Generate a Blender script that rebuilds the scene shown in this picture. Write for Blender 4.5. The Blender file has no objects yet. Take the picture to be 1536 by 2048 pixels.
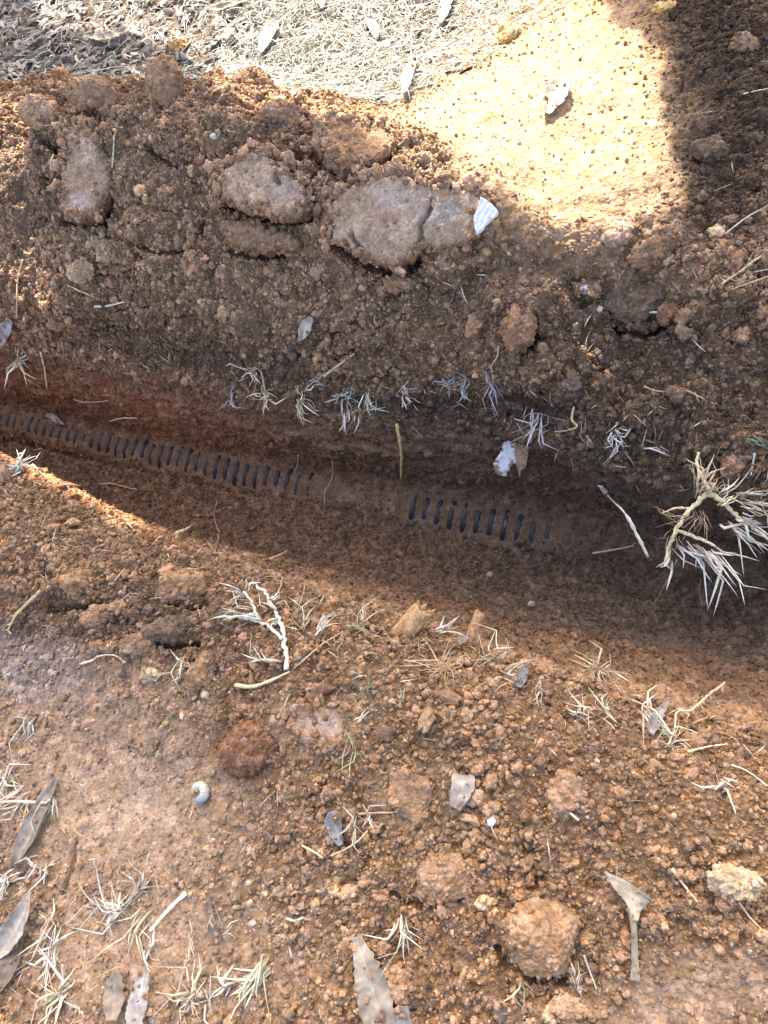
import bpy, bmesh, math, random
import numpy as np
from mathutils import Vector, Matrix

C = bpy.context.scene
RAD = math.radians
rng = np.random.default_rng(11)
random.seed(11)

# ------------------------------------------------------------------ camera
FPX, CX, CY = 1479.0, 768.0, 1024.0          # 26 mm phone lens, photograph 1536 x 2048
CAM_H = 0.75
Zc = np.array([-0.252, 0.454, 0.855]); Zc /= np.linalg.norm(Zc)      # world up seen by the tilted phone
Fc = np.array([0, 0, -1.0])
Yc = Fc - Zc * Fc.dot(Zc); Yc /= np.linalg.norm(Yc)
Xc = np.cross(Yc, Zc)
R = np.array([Xc, Yc, Zc])                   # camera -> world
CAM = np.array([0, 0, CAM_H])
CR, CU, CF = R @ np.array([1, 0, 0.]), R @ np.array([0, 1, 0.]), R @ np.array([0, 0, -1.])
cd = bpy.data.cameras.new('camera'); cd.sensor_fit = 'VERTICAL'; cd.sensor_height = 36; cd.lens = 26
cd.clip_start = 0.02; cd.clip_end = 500
co = bpy.data.objects.new('camera', cd); C.collection.objects.link(co)
M = Matrix([list(R[i]) + [CAM[i]] for i in range(3)] + [[0, 0, 0, 1]])
co.matrix_world = M
C.camera = co

# ------------------------------------------------------------------ light
SUN_EL, SUN_AZ = RAD(47), RAD(22)            # azimuth from +Y (away from the viewer) towards +X
SUN = np.array([math.sin(SUN_AZ) * math.cos(SUN_EL), math.cos(SUN_AZ) * math.cos(SUN_EL), math.sin(SUN_EL)])
w = bpy.data.worlds.new('World'); C.world = w; w.use_nodes = True
nt = w.node_tree; bg = nt.nodes['Background']
sky = nt.nodes.new('ShaderNodeTexSky'); sky.sky_type = 'NISHITA'; sky.sun_disc = False
sky.sun_elevation = SUN_EL; sky.sun_rotation = SUN_AZ
nt.links.new(sky.outputs[0], bg.inputs[0]); bg.inputs[1].default_value = 0.15
sky.air_density = .75; sky.dust_density = 6; sky.ozone_density = .3
sl = bpy.data.lights.new('sun', 'SUN'); sl.energy = 3.2; sl.angle = RAD(0.5); sl.color = (1, .93, .82)
so = bpy.data.objects.new('sun', sl); C.collection.objects.link(so)
so.rotation_euler = Vector(-SUN).to_track_quat('-Z', 'Y').to_euler()
C.view_settings.view_transform = 'Standard'; C.view_settings.look = 'None'
C.view_settings.exposure = 2.5; C.view_settings.gamma = 1
C.view_settings.use_curve_mapping = False
C.render.engine = 'CYCLES'
C.cycles.max_bounces = 6; C.cycles.diffuse_bounces = 3

# ------------------------------------------------------------------ helpers
def ray(px, py):
    c = np.stack([(np.asarray(px, float) - CX) / FPX, -(np.asarray(py, float) - CY) / FPX,
                  -np.ones_like(np.asarray(px, float))], -1)
    return c @ R.T
def unproj(px, py, z):
    d = ray(px, py); t = (np.asarray(z, float) - CAM_H) / d[..., 2]
    return CAM + d * t[..., None]
def proj(P):
    q = P - CAM; x, y, f = q @ CR, q @ CU, q @ CF
    f = np.maximum(f, 1e-3)
    return CX + FPX * x / f, CY - FPX * y / f, f
def srgb(r, g, b):
    f = lambda c: c / 12.92 if c <= .04045 else ((c + .055) / 1.055) ** 2.4
    return np.array([f(r), f(g), f(b)])

def _hash(ix, iy, iz, seed):
    with np.errstate(over='ignore'):
        h = (ix.astype(np.uint32) * np.uint32(374761393) + iy.astype(np.uint32) * np.uint32(668265263)
             + iz.astype(np.uint32) * np.uint32(2147483647 - 58) + np.uint32(seed * 974711 % 4294967296))
        h = (h ^ (h >> np.uint32(13))) * np.uint32(1274126177)
        h = (h ^ (h >> np.uint32(15))) * np.uint32(2246822519)
        return h ^ (h >> np.uint32(16))
def pnoise(P, seed=0):
    """gradient noise, about -1..1, P (n,3)"""
    P = P.astype(np.float32)
    i = np.floor(P); f = P - i; i = i.astype(np.int64)
    u = f * f * f * (f * (f * 6 - 15) + 10)
    out = np.zeros(len(P), np.float32)
    for dx in (0, 1):
        wx = u[:, 0] if dx else 1 - u[:, 0]
        for dy in (0, 1):
            wy = u[:, 1] if dy else 1 - u[:, 1]
            for dz in (0, 1):
                wz = u[:, 2] if dz else 1 - u[:, 2]
                h = _hash(i[:, 0] + dx, i[:, 1] + dy, i[:, 2] + dz, seed)
                g = ((h & 255) / 127.5 - 1) * (f[:, 0] - dx) + (((h >> 8) & 255) / 127.5 - 1) * (f[:, 1] - dy) \
                    + (((h >> 16) & 255) / 127.5 - 1) * (f[:, 2] - dz)
                out += (wx * wy * wz * g).astype(np.float32)
    return out * 1.3
def fbm(P, seed=0, oct=3):
    o = 0; a = 1.
    for k in range(oct):
        o = o + a * pnoise(P * 2 ** k, seed + k * 7); a *= .5
    return o / 1.6
def lumps(P, seed=0, lo=.3, hi=.8, fill=1.0):
    """union of random balls, one a cell: height of the tallest ball over the surface (crumbs), P (n,3)"""
    P = P.astype(np.float32)
    i = np.floor(P); f = P - i; i = i.astype(np.int64)
    best = np.zeros(len(P), np.float32); cid = np.zeros(len(P), np.float32)
    for dx in (-1, 0, 1):
        for dy in (-1, 0, 1):
            for dz in (-1, 0, 1):
                h = _hash(i[:, 0] + dx, i[:, 1] + dy, i[:, 2] + dz, seed)
                cx = (h & 255) / np.float32(255) + dx - f[:, 0]
                cy = ((h >> 8) & 255) / np.float32(255) + dy - f[:, 1]
                cz = ((h >> 16) & 255) / np.float32(255) + dz - f[:, 2]
                q = (h >> 24) / np.float32(255)
                r = lo + (hi - lo) * q * q
                v = r * r - (cx * cx + cy * cy + cz * cz)
                if fill < 1: v = np.where(((h >> 4) & 255) / 255. < fill, v, 0)
                v = np.sqrt(np.maximum(v, 0))
                m = v > best
                cid = np.where(m, q, cid); best = np.where(m, v, best)
    return best, cid
def sstep(a, b, x):
    t = np.clip((x - a) / (b - a), 0, 1); return t * t * (3 - 2 * t)

def mesh_np(name, V, F, mat, col=None, smooth=True, parent=None):
    """V (n,3); F list of (m,k) index arrays"""
    me = bpy.data.meshes.new(name)
    V = np.asarray(V, np.float32)
    if isinstance(F, np.ndarray): F = [F]
    me.vertices.add(len(V)); me.vertices.foreach_set('co', V.ravel())
    loops = np.concatenate([f.ravel() for f in F]).astype(np.int32)
    tot = np.concatenate([np.full(len(f), f.shape[1], np.int32) for f in F])
    st = np.concatenate([[0], np.cumsum(tot)[:-1]]).astype(np.int32)
    me.loops.add(len(loops)); me.loops.foreach_set('vertex_index', loops)
    me.polygons.add(len(tot)); me.polygons.foreach_set('loop_start', st); me.polygons.foreach_set('loop_total', tot)
    me.update(calc_edges=True)
    me.polygons.foreach_set('use_smooth', np.full(len(tot), smooth))
    if col is not None:
        a = me.color_attributes.new('Col', 'FLOAT_COLOR', 'POINT')
        c = np.ones((len(V), 4), np.float32); c[:, :3] = col; a.data.foreach_set('color', c.ravel())
    me.materials.append(mat)
    o = bpy.data.objects.new(name, me); C.collection.objects.link(o)
    if parent: o.parent = parent
    return o
def tag(o, label, cat, group=None):
    o['label'] = label; o['category'] = cat
    if group: o['group'] = group
    return o
def empty(name, loc=(0, 0, 0)):
    o = bpy.data.objects.new(name, None); o.location = loc; o.empty_display_size = .02
    C.collection.objects.link(o); return o
def recenter(o, p):
    """move a mesh's origin to p, keeping it where it stands"""
    p = Vector(p)
    o.data.transform(Matrix.Translation(-p)); o.location = p
    return o

# ------------------------------------------------------------------ materials
def new_mat(name):
    m = bpy.data.materials.new(name); m.use_nodes = True
    n = m.node_tree.nodes; l = m.node_tree.links
    return m, n, l, n['Principled BSDF']
def soil_mat(name, attr_type, fine=380, bump=.6, rand=0.0):
    m, n, l, b = new_mat(name)
    b.inputs['Roughness'].default_value = .95; b.inputs['Specular IOR Level'].default_value = .12
    at = n.new('ShaderNodeAttribute'); at.attribute_type = attr_type; at.attribute_name = 'Col'
    tc = n.new('ShaderNodeTexCoord')
    n1 = n.new('ShaderNodeTexNoise'); n1.inputs['Scale'].default_value = fine; n1.inputs['Detail'].default_value = 4
    n2 = n.new('ShaderNodeTexNoise'); n2.inputs['Scale'].default_value = 90; n2.inputs['Detail'].default_value = 3
    geo = n.new('ShaderNodeNewGeometry')
    for q in (n1, n2): l.new(geo.outputs['Position'], q.inputs['Vector'])
    r1 = n.new('ShaderNodeMapRange'); r1.inputs['From Min'].default_value = .3; r1.inputs['From Max'].default_value = .7
    r1.inputs['To Min'].default_value = .8; r1.inputs['To Max'].default_value = 1.2
    l.new(n1.outputs['Fac'], r1.inputs['Value'])
    mx = n.new('ShaderNodeMix'); mx.data_type = 'RGBA'; mx.blend_type = 'MULTIPLY'; mx.inputs['Factor'].default_value = 1
    l.new(at.outputs['Color'], mx.inputs['A']); l.new(r1.outputs['Result'], mx.inputs['B'])
    hs = n.new('ShaderNodeHueSaturation')
    r2 = n.new('ShaderNodeMapRange'); r2.inputs['From Min'].default_value = .3; r2.inputs['From Max'].default_value = .7
    r2.inputs['To Min'].default_value = .85; r2.inputs['To Max'].default_value = 1.15
    l.new(n2.outputs['Fac'], r2.inputs['Value']); l.new(r2.outputs['Result'], hs.inputs['Saturation'])
    l.new(mx.outputs['Result'], hs.inputs['Color'])
    if rand:
        oi = n.new('ShaderNodeObjectInfo')
        r3 = n.new('ShaderNodeMapRange'); r3.inputs['To Min'].default_value = 1 - rand; r3.inputs['To Max'].default_value = 1 + rand
        l.new(oi.outputs['Random'], r3.inputs['Value']); l.new(r3.outputs['Result'], hs.inputs['Value'])
    l.new(hs.outputs['Color'], b.inputs['Base Color'])
    vo = n.new('ShaderNodeTexVoronoi'); vo.inputs['Scale'].default_value = 270; vo.inputs['Randomness'].default_value = 1
    wn = n.new('ShaderNodeTexNoise'); wn.inputs['Scale'].default_value = 160; l.new(geo.outputs['Position'], wn.inputs['Vector'])
    wv = n.new('ShaderNodeVectorMath'); wv.operation = 'MULTIPLY_ADD'; wv.inputs[1].default_value = (.004, .004, .004)
    l.new(wn.outputs['Color'], wv.inputs[0]); l.new(geo.outputs['Position'], wv.inputs[2]); l.new(wv.outputs[0], vo.inputs['Vector'])
    hm = n.new('ShaderNodeMath'); hm.operation = 'MULTIPLY_ADD'; hm.inputs[1].default_value = -1.1; l.new(vo.outputs['Distance'], hm.inputs[0]); l.new(n1.outputs['Fac'], hm.inputs[2])
    vb = n.new('ShaderNodeSeparateColor'); l.new(vo.outputs['Color'], vb.inputs[0])
    vr = n.new('ShaderNodeMapRange'); vr.inputs['To Min'].default_value = .8; vr.inputs['To Max'].default_value = 1.2; l.new(vb.outputs[0], vr.inputs['Value'])
    mv = n.new('ShaderNodeMath'); mv.operation = 'MULTIPLY'; l.new(r1.outputs['Result'], mv.inputs[0]); l.new(vr.outputs['Result'], mv.inputs[1]); l.new(mv.outputs[0], mx.inputs['B'])
    bp = n.new('ShaderNodeBump'); bp.inputs['Strength'].default_value = bump; bp.inputs['Distance'].default_value = .0022
    l.new(hm.outputs[0], bp.inputs['Height']); l.new(bp.outputs['Normal'], b.inputs['Normal'])
    return m
M_SOIL = soil_mat('soil', 'GEOMETRY')
M_CRUMB = soil_mat('soil_crumbs', 'INSTANCER', fine=650, bump=.6, rand=.13)
def plain_mat(name, col, rough=.7, spec=.25, vary=.25, scale=150, stretch=None, bump=.2, trans=0, attr=False):
    m, n, l, b = new_mat(name)
    b.inputs['Roughness'].default_value = rough; b.inputs['Specular IOR Level'].default_value = spec
    geo = n.new('ShaderNodeNewGeometry'); nz = n.new('ShaderNodeTexNoise'); nz.inputs['Scale'].default_value = scale
    nz.inputs['Detail'].default_value = 4; l.new(geo.outputs['Position'], nz.inputs['Vector'])
    r = n.new('ShaderNodeMapRange'); r.inputs['From Min'].default_value = .3; r.inputs['From Max'].default_value = .7
    r.inputs['To Min'].default_value = 1 - vary; r.inputs['To Max'].default_value = 1 + vary
    l.new(nz.outputs['Fac'], r.inputs['Value'])
    mx = n.new('ShaderNodeMix'); mx.data_type = 'RGBA'; mx.blend_type = 'MULTIPLY'; mx.inputs['Factor'].default_value = 1
    if attr:
        at = n.new('ShaderNodeAttribute'); at.attribute_name = 'Col'; l.new(at.outputs['Color'], mx.inputs['A'])
    else:
        mx.inputs['A'].default_value = (*col, 1)
    l.new(r.outputs['Result'], mx.inputs['B']); l.new(mx.outputs['Result'], b.inputs['Base Color'])
    bp = n.new('ShaderNodeBump'); bp.inputs['Strength'].default_value = bump; bp.inputs['Distance'].default_value = .001
    l.new(nz.outputs['Fac'], bp.inputs['Height']); l.new(bp.outputs['Normal'], b.inputs['Normal'])
    return m
M_STRAW = plain_mat('dry_straw', (.5, .43, .3), rough=.6, attr=True, vary=.22, scale=260)
M_LEAF = plain_mat('dead_leaf', (.4, .36, .3), rough=.5, spec=.4, attr=True, vary=.28, scale=120, bump=.4)
M_WHITE = plain_mat('pale_flake', (.7, .7, .68), rough=.6, attr=True, vary=.15, scale=200)
M_WOOD = plain_mat('root_wood', (.3, .2, .12), rough=.85, attr=True, vary=.4, scale=350, bump=.8)
M_PIPE = plain_mat('black_plastic', (.010, .013, .022), rough=.45, spec=.35, vary=.3, scale=200, bump=.1)
M_GRUB = plain_mat('grub_skin', (.62, .64, .58), rough=.35, spec=.5, attr=True, vary=.08, scale=300)
M_GREEN = plain_mat('tree_leaf', (.07, .1, .035), rough=.5, vary=.3, scale=4)
M_BARK = plain_mat('tree_bark', (.2, .15, .11), rough=.9, vary=.4, scale=25, bump=.8)

# ------------------------------------------------------------------ ground: a loft over feature lines
# every line: [(px, py, z), ...] from the near bottom edge to the far top edge
XS = np.concatenate([np.linspace(-800, -106, 110), np.linspace(-100, 1640, 745), np.linspace(1646, 2300, 110)])
LINES = [
    [(-260, 3500, 0), (1800, 3500, 0)],
    [(-260, 2700, 0), (1800, 2700, 0)],
    [(-260, 2300, 0), (1800, 2300, 0)],
    [(-260, 2048, 0), (600, 2048, 0), (1100, 2048, .0), (1800, 2048, .0)],
    [(-260, 1800, 0), (400, 1800, 0.0), (1100, 1820, .012), (1536, 1850, .012), (1800, 1850, .01)],
    [(-260, 1560, 0), (300, 1600, 0.0), (800, 1640, .016), (1300, 1680, .022), (1800, 1700, .02)],
    [(-260, 1350, .0), (0, 1350, .0), (300, 1390, .015), (700, 1440, .026), (1100, 1500, .026), (1536, 1620, .012), (1800, 1680, .0)],
    [(-260, 1030, .02), (0, 1100, .025), (300, 1200, .028), (560, 1300, .026), (900, 1370, .018), (1200, 1450, .006), (1536, 1570, -.005), (1800, 1640, -.01)],
    # near lip of the trench
    [(-260, 830, .0), (0, 938, .0), (150, 1005, .0), (300, 1082, -.003), (450, 1130, -.008), (600, 1196, -.012), (750, 1240, -.014), (900, 1290, -.016), (1050, 1335, -.022), (1200, 1390, -.03), (1536, 1490, -.035), (1800, 1560, -.035)],
    # upper edge of the near wall (sunlit lip on the left)
    [(-260, 800, -.02), (0, 905, -.022), (150, 975, -.022), (300, 1062, -.022), (450, 1105, -.03), (600, 1150, -.045), (750, 1185, -.06), (900, 1245, -.065), (1050, 1290, -.07), (1200, 1330, -.085), (1536, 1410, -.095), (1800, 1470, -.095)],
    # foot of the near wall
    [(-260, 850, -.26), (0, 930, -.255), (150, 990, -.25), (300, 1040, -.235), (450, 1080, -.22), (600, 1110, -.19), (750, 1140, -.17), (900, 1190, -.16), (1050, 1235, -.16), (1200, 1260, -.165), (1536, 1330, -.17), (1800, 1380, -.17)],
    # below the pipe
    [(-260, 805, -.285), (0, 880, -.28), (300, 965, -.265), (600, 1035, -.25), (900, 1100, -.235), (1200, 1160, -.225), (1536, 1235, -.215), (1800, 1290, -.21)],
    # pipe
    [(-260, 770, -.262), (0, 833, -.258), (300, 912, -.245), (600, 976, -.233), (850, 1018, -.222), (1130, 1072, -.212), (1536, 1160, -.2), (1800, 1220, -.19)],
    # ledge behind the pipe
    [(-260, 740, -.24), (0, 795, -.235), (300, 872, -.225), (600, 930, -.215), (850, 965, -.2), (1130, 1005, -.185), (1350, 1070, -.175), (1536, 1110, -.17), (1800, 1160, -.16)],
    # middle of the far wall
    [(-260, 715, -.14), (0, 755, -.14), (250, 815, -.145), (500, 875, -.15), (750, 910, -.135), (1000, 915, -.1), (1130, 930, -.1), (1350, 1020, -.1), (1536, 1055, -.1), (1800, 1100, -.1)],
    # far lip
    [(-260, 665, -.045), (0, 690, -.045), (150, 730, -.05), (350, 770, -.06), (550, 820, -.075), (700, 845, -.075), (850, 850, -.055), (1000, 868, -.045), (1130, 905, -.045), (1250, 950, -.045), (1400, 985, -.045), (1536, 1010, -.045), (1800, 1050, -.04)],
    # foot of the spoil heap
    [(-260, 600, .015), (0, 635, .01), (300, 690, -.008), (600, 745, -.02), (800, 775, -.02), (1000, 780, -.008), (1200, 830, .0), (1536, 890, .005), (1800, 930, .005)],
    [(-260, 500, .075), (0, 530, .07), (300, 590, .055), (600, 640, .045), (800, 660, .045), (1000, 690, .04), (1200, 720, .035), (1536, 780, .03), (1800, 820, .03)],
    [(-260, 400, .12), (0, 420, .12), (300, 480, .11), (600, 530, .1), (800, 565, .09), (1000, 570, .085), (1200, 590, .075), (1536, 640, .065), (1800, 660, .06)],
    [(-260, 310, .16), (0, 320, .165), (200, 330, .17), (400, 360, .165), (600, 390, .165), (800, 410, .165), (950, 440, .15), (1100, 490, .125), (1200, 520, .11), (1536, 520, .1), (1800, 520, .1)],
    # crest
    [(-260, 245, .165), (0, 235, .175), (150, 200, .19), (300, 195, .195), (450, 225, .19), (600, 270, .19), (700, 300, .19), (800, 310, .19), (900, 330, .18), (1000, 365, .165), (1100, 420, .145), (1200, 455, .13), (1350, 420, .125), (1536, 400, .125), (1800, 380, .12)],
    # back slope
    [(-260, 190, .1), (0, 190, .1), (150, 175, .11), (300, 170, .11), (450, 190, .12), (600, 215, .13), (750, 240, .135), (900, 240, .135), (1050, 250, .13), (1200, 280, .125), (1350, 250, .12), (1536, 230, .12), (1800, 200, .12)],
    [(-260, 150, .01), (0, 165, .01), (300, 150, .01), (600, 175, .015), (800, 195, .03), (900, 150, .045), (1050, 100, .07), (1200, 90, .085), (1350, 60, .09), (1536, 40, .095), (1800, 0, .1)],
    [(-260, 60, 0), (300, 70, 0), (700, 70, 0), (900, 40, .01), (1050, 0, .03), (1200, -60, .05), (1536, -120, .06), (1800, -150, .06)],
    [(-260, -120, 0), (700, -120, 0), (1000, -170, .0), (1200, -220, .01), (1800, -280, .02)],
    [(-260, -420, 0), (1800, -480, 0)],
]
def gsm(a, s):
    k = np.exp(-.5 * (np.arange(-3 * s, 3 * s + 1) / s) ** 2); k /= k.sum()
    return np.convolve(np.pad(a, 3 * s, mode='edge'), k, 'valid')
def line_py(k, x):
    ln = np.array(LINES[k], float); x = np.asarray(x, float)
    sl = .24 if 7 <= k <= 17 else .2 if 17 < k < 23 else .08 if k >= 23 else 0.0        # how the line runs on outside the frame
    sr = .25 if 6 <= k <= 17 else .05 if k > 17 else .08
    return np.interp(x, ln[:, 0], ln[:, 1]) + np.minimum(x + 260, 0) * sl + np.maximum(x - 1800, 0) * sr
CP = []
for k_, ln in enumerate(LINES):
    ln = np.array(ln, float)
    py = gsm(line_py(k_, XS), 18); z = gsm(np.interp(XS, ln[:, 0], ln[:, 2]), 18)
    CP.append(unproj(XS, py, z))
CP = np.array(CP)                                      # (K, NU, 3)
K, NU = CP.shape[:2]
SUB = 26
dense = []
for k in range(K - 1):
    p0, p1, p2, p3 = CP[max(k - 1, 0)], CP[k], CP[k + 1], CP[min(k + 2, K - 1)]
    m1 = (p2 - p0) * .36; m2 = (p3 - p1) * .36           # a little tighter than Catmull-Rom
    for t in np.arange(SUB) / SUB:
        dense.append((2 * t**3 - 3 * t**2 + 1) * p1 + (t**3 - 2 * t**2 + t) * m1 + (-2 * t**3 + 3 * t**2) * p2 + (t**3 - t**2) * m2)
dense.append(CP[-1]); dense = np.array(dense)
NV = 1400
seg = np.linalg.norm(np.diff(dense, axis=0), axis=2)
dep = proj((dense[1:] + dense[:-1]) / 2)[2]
wgt = seg / dep
wk = wgt.reshape(K - 1, SUB, NU)[:, :, 110:-110].sum(1).mean(1); wk[0] *= .35; wk[-1] *= .7          # mean weight of each band -> the same row count in every column
rows = np.maximum(6, np.round(wk / wk.sum() * NV)).astype(int)
G = []
for k in range(K - 1):
    D = dense[k * SUB:(k + 1) * SUB + 1]
    cum = np.concatenate([np.zeros((1, NU)), np.cumsum(seg[k * SUB:(k + 1) * SUB], 0)], 0); cum /= cum[-1]
    t = np.arange(rows[k]) / rows[k]
    blk = np.empty((rows[k], NU, 3))
    for j in range(NU):
        for c in range(3): blk[:, j, c] = np.interp(t, cum[:, j], D[:, j, c])
    G.append(blk)
G.append(CP[-1][None]); G = np.concatenate(G, 0)         # (NV, NU, 3)
NV = len(G)
def grid_normals(G):
    du = np.gradient(G, axis=1); dv = np.gradient(G, axis=0)
    n = np.cross(du, dv); n /= np.linalg.norm(n, axis=2, keepdims=True) + 1e-12
    return n
Nb = grid_normals(G)
P = G.reshape(-1, 3); N = Nb.reshape(-1, 3).copy()
PX, PY, DEP = proj(P)
# warped picture-plane position, so that the patches of the ground have ragged borders
wx_ = fbm(P * 14, 3) * 45; wy_ = fbm(P * 14, 9) * 40
QX, QY = PX + wx_, PY + wy_
def blob(px, py, rx, ry, rot=0, x=None, y=None, soft=.5):
    x = QX if x is None else x; y = QY if y is None else y
    c, s = math.cos(RAD(rot)), math.sin(RAD(rot))
    dx, dy = x - px, y - py
    a = (dx * c + dy * s) / rx; b = (-dx * s + dy * c) / ry
    return 1 - sstep(1 - soft, 1 + soft, np.sqrt(a * a + b * b))
VROW = np.repeat(np.concatenate([k + np.arange(r) / r for k, r in enumerate(rows)] + [[K - 1]]), NU) - 1   # line coordinate of each vertex
# --- how crumbly each place is
in_wall = sstep(7.0, 7.6, VROW) * (1 - sstep(13.6, 14.4, VROW))
mound = sstep(14.6, 15.6, VROW) * (1 - sstep(20, 21, VROW))
smooth = np.clip(.42 * in_wall * (1 - .6 * (sstep(9.2, 9.6, VROW) * (1 - sstep(10.8, 11, VROW))))
     + .55 * blob(150, 1480, 330, 200, 15) + .5 * blob(250, 1750, 260, 230, 0) + .5 * blob(330, 1950, 330, 130)
     + .8 * blob(1400, 1985, 180, 80, -10) + .55 * blob(640, 1440, 90, 60) + .5 * blob(820, 1590, 70, 70)
     + .9 * blob(1130, 240, 260, 280, -20) + .6 * blob(940, 200, 220, 90) + .5 * blob(1080, 20, 200, 120)
     + .5 * blob(780, 440, 160, 70) + .45 * blob(250, 90, 300, 80), 0, .93)
rough = 1 - smooth
# --- displacement along the normal
b1, c1 = lumps(P / .055, 21, .25, .75, .6)
b2, c2 = lumps(P / .022, 22, .25, .72, .8)
b3, c3 = lumps(P / .0105, 23, .3, .75)
b4, c4 = lumps(P / .0056, 24, .35, .75)
big = fbm(P * 9, 31, 3)
near_pipe = blob(0, 0, 1, 1)  # replaced below
b0, _ = lumps(P / .12 + 5, 25, .25, .72, .6)
disp = (big * (.006 + .015 * mound) * (1 - .45 * in_wall)
        + b0 * .12 * .42 * mound * (.2 + .8 * rough) * (1 - .5 * sstep(900, 1200, PX)) + b1 * .055 * (.10 + .5 * mound) * rough
        + b2 * .022 * (.18 + .30 * rough) * (rough ** .7)
        + b3 * .0105 * (.16 + .46 * rough)
        + b4 * .0056 * (.34 + .34 * rough))
disp -= disp.mean()
# shallow ridges dragged along the trench walls by the digger
disp += in_wall * (fbm(P * 60, 5, 3) * .0055 + fbm(P * 20, 6, 2) * .009)
far_ = sstep(12.4, 12.8, VROW) * (1 - sstep(13.9, 14.2, VROW))
disp += far_ * (np.abs(fbm(np.stack([P[:, 0] * 9, P[:, 1] * 9, P[:, 2] * 46], 1), 15, 2)) - .25) * .022
# small deep gaps between the aggregates
g1, _ = lumps(P / .017, 81, .15, .5, .5); disp -= g1 * .017 * .75 * rough ** 1.3 * (1 - in_wall)
# cracks and holes in the heap
crk = np.abs(fbm(P * 17, 51, 2)); disp -= .016 * (1 - sstep(0, .045, crk)) * mound * sstep(.25, .6, rough) * sstep(.1, .4, fbm(P * 6, 57, 2) + .25)
GAPS = [([(662, 488), (690, 512), (735, 538), (795, 550), (840, 524)], 9, .03), ([(436, 412), (480, 428), (520, 440), (565, 452), (618, 440)], 7, .026),
        ([(126, 440), (165, 444), (205, 442), (216, 404)], 9, .035), ([(556, 318), (590, 305), (622, 300), (640, 330)], 13, .035), ([(628, 352), (645, 338), (668, 346)], 8, .03),
        ([(88, 282), (108, 298), (124, 292)], 10, .03), ([(452, 500), (500, 515), (560, 516)], 6, .02), ([(1230, 660), (1290, 672), (1345, 640)], 8, .02), ([(1062, 700), (1078, 672), (1080, 640)], 8, .025),
        ([(395, 470), (402, 440), (412, 415)], 6, .02), ([(300, 300), (340, 330), (380, 322)], 7, .018), ([(250, 480), (330, 505), (400, 500)], 6, .018), ([(330, 1205), (365, 1214), (405, 1206)], 9, .018),
        ([(300, 1290), (350, 1296), (390, 1288)], 8, .015), ([(95, 1225), (140, 1215), (190, 1212)], 8, .014), ([(995, 1900), (1010, 1930), (1060, 1958), (1130, 1962)], 9, .014), ([(780, 1790), (840, 1815)], 8, .01),
        ([(930, 870), (985, 884), (1010, 892)], 7, .02), ([(1320, 25), (1345, 34)], 8, .02), ([(120, 1790), (140, 1740), (150, 1680)], 4, .007)]
gapm = np.zeros(len(P))
for g_, w_, d_ in GAPS:
    g_ = np.array(g_, float); best = np.full(len(P), 1e3); sx, sy = PX + wx_ * .25, PY + wy_ * .25
    for a_, b_ in zip(g_[:-1], g_[1:]):
        e_ = b_ - a_; tt = np.clip(((sx - a_[0]) * e_[0] + (sy - a_[1]) * e_[1]) / (e_ @ e_), 0, 1); best = np.minimum(best, np.hypot(sx - a_[0] - tt * e_[0], sy - a_[1] - tt * e_[1]))
    k_ = 1 - sstep(w_ * .4, w_ * 1.3, best); disp -= k_ * d_; gapm = np.maximum(gapm, k_)
P1 = P + N * disp[:, None]

# --- the buried pipe: axis a little behind its visible strip
PIPE_R, PITCH = .040, .0205
pl = np.array(LINES[12], float)
pxs = np.linspace(-560, 1500, 60)
strip = unproj(pxs, line_py(12, pxs), np.interp(pxs, pl[:, 0], pl[:, 2]))
# a fair curve through the strip
ts = np.linspace(0, 1, 60)
strip = np.stack([np.polyval(np.polyfit(ts, strip[:, c], 3), ts) for c in range(3)], 1)
tov = CAM - strip; tov /= np.linalg.norm(tov, axis=1, keepdims=True)
axis = strip - tov * PIPE_R
# for each vertex near it: closest axis point
cand = np.where((VROW > 9) & (VROW < 14))[0]
Q = P1[cand]
fine = np.stack([np.interp(np.linspace(0, 1, 1500), ts, axis[:, c]) for c in range(3)], 1)
fpx = np.interp(np.linspace(0, 1, 1500), ts, pxs)
vis = sstep(-10, 40, fpx)
vis *= 1 - sstep(600, 712, fpx) * (1 - sstep(800, 850, fpx)); vis *= 1 - sstep(1060, 1152, fpx)
vis = np.clip(vis, 0, 1)
tan = np.gradient(fine, axis=0); tan /= np.linalg.norm(tan, axis=1, keepdims=True)
ftv = CAM - fine; ftv -= tan * (ftv * tan).sum(1, keepdims=True); ftv /= np.linalg.norm(ftv, axis=1, keepdims=True)
fup = np.cross(tan, ftv)
fup *= np.sign(fup[:, 2:3])
order = np.argsort(fine[:, 0]); idx = np.clip(np.interp(Q[:, 0], fine[order, 0], order), 0, 1499)
for it in range(4):
    ii = np.clip(idx.round().astype(int), 0, 1499)
    step = np.linalg.norm(fine[1] - fine[0])
    idx = np.clip(idx + ((Q - fine[ii]) * tan[ii]).sum(1) / step, 0, 1499)
ii = np.clip(idx.round().astype(int), 0, 1499)
rv = Q - fine[ii]; rl = np.linalg.norm(rv, axis=1) + 1e-9; rd = rv / rl[:, None]
ang = np.degrees(np.arctan2((rd * fup[ii]).sum(1), (rd * ftv[ii]).sum(1)))
half = 28 + 20 * pnoise(Q * 34, 61) + 7 * pnoise(Q * 80, 66) - 7 * (1 - sstep(60, 330, fpx[ii])) - 6 * (1 - vis[ii])
centre = 3 + 10 * pnoise(Q * 16, 62)
expo = sstep(.0, .25, vis[ii]) * (1 - sstep(half - 6, half + 6, np.abs(ang - centre))) * (1 - sstep(PIPE_R * 1.2, PIPE_R * 1.5, rl))
grain = pnoise(Q * 260, 63) * .0013 + pnoise(Q * 120, 68) * .0020 + pnoise(Q * 45, 64) * .0030
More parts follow.
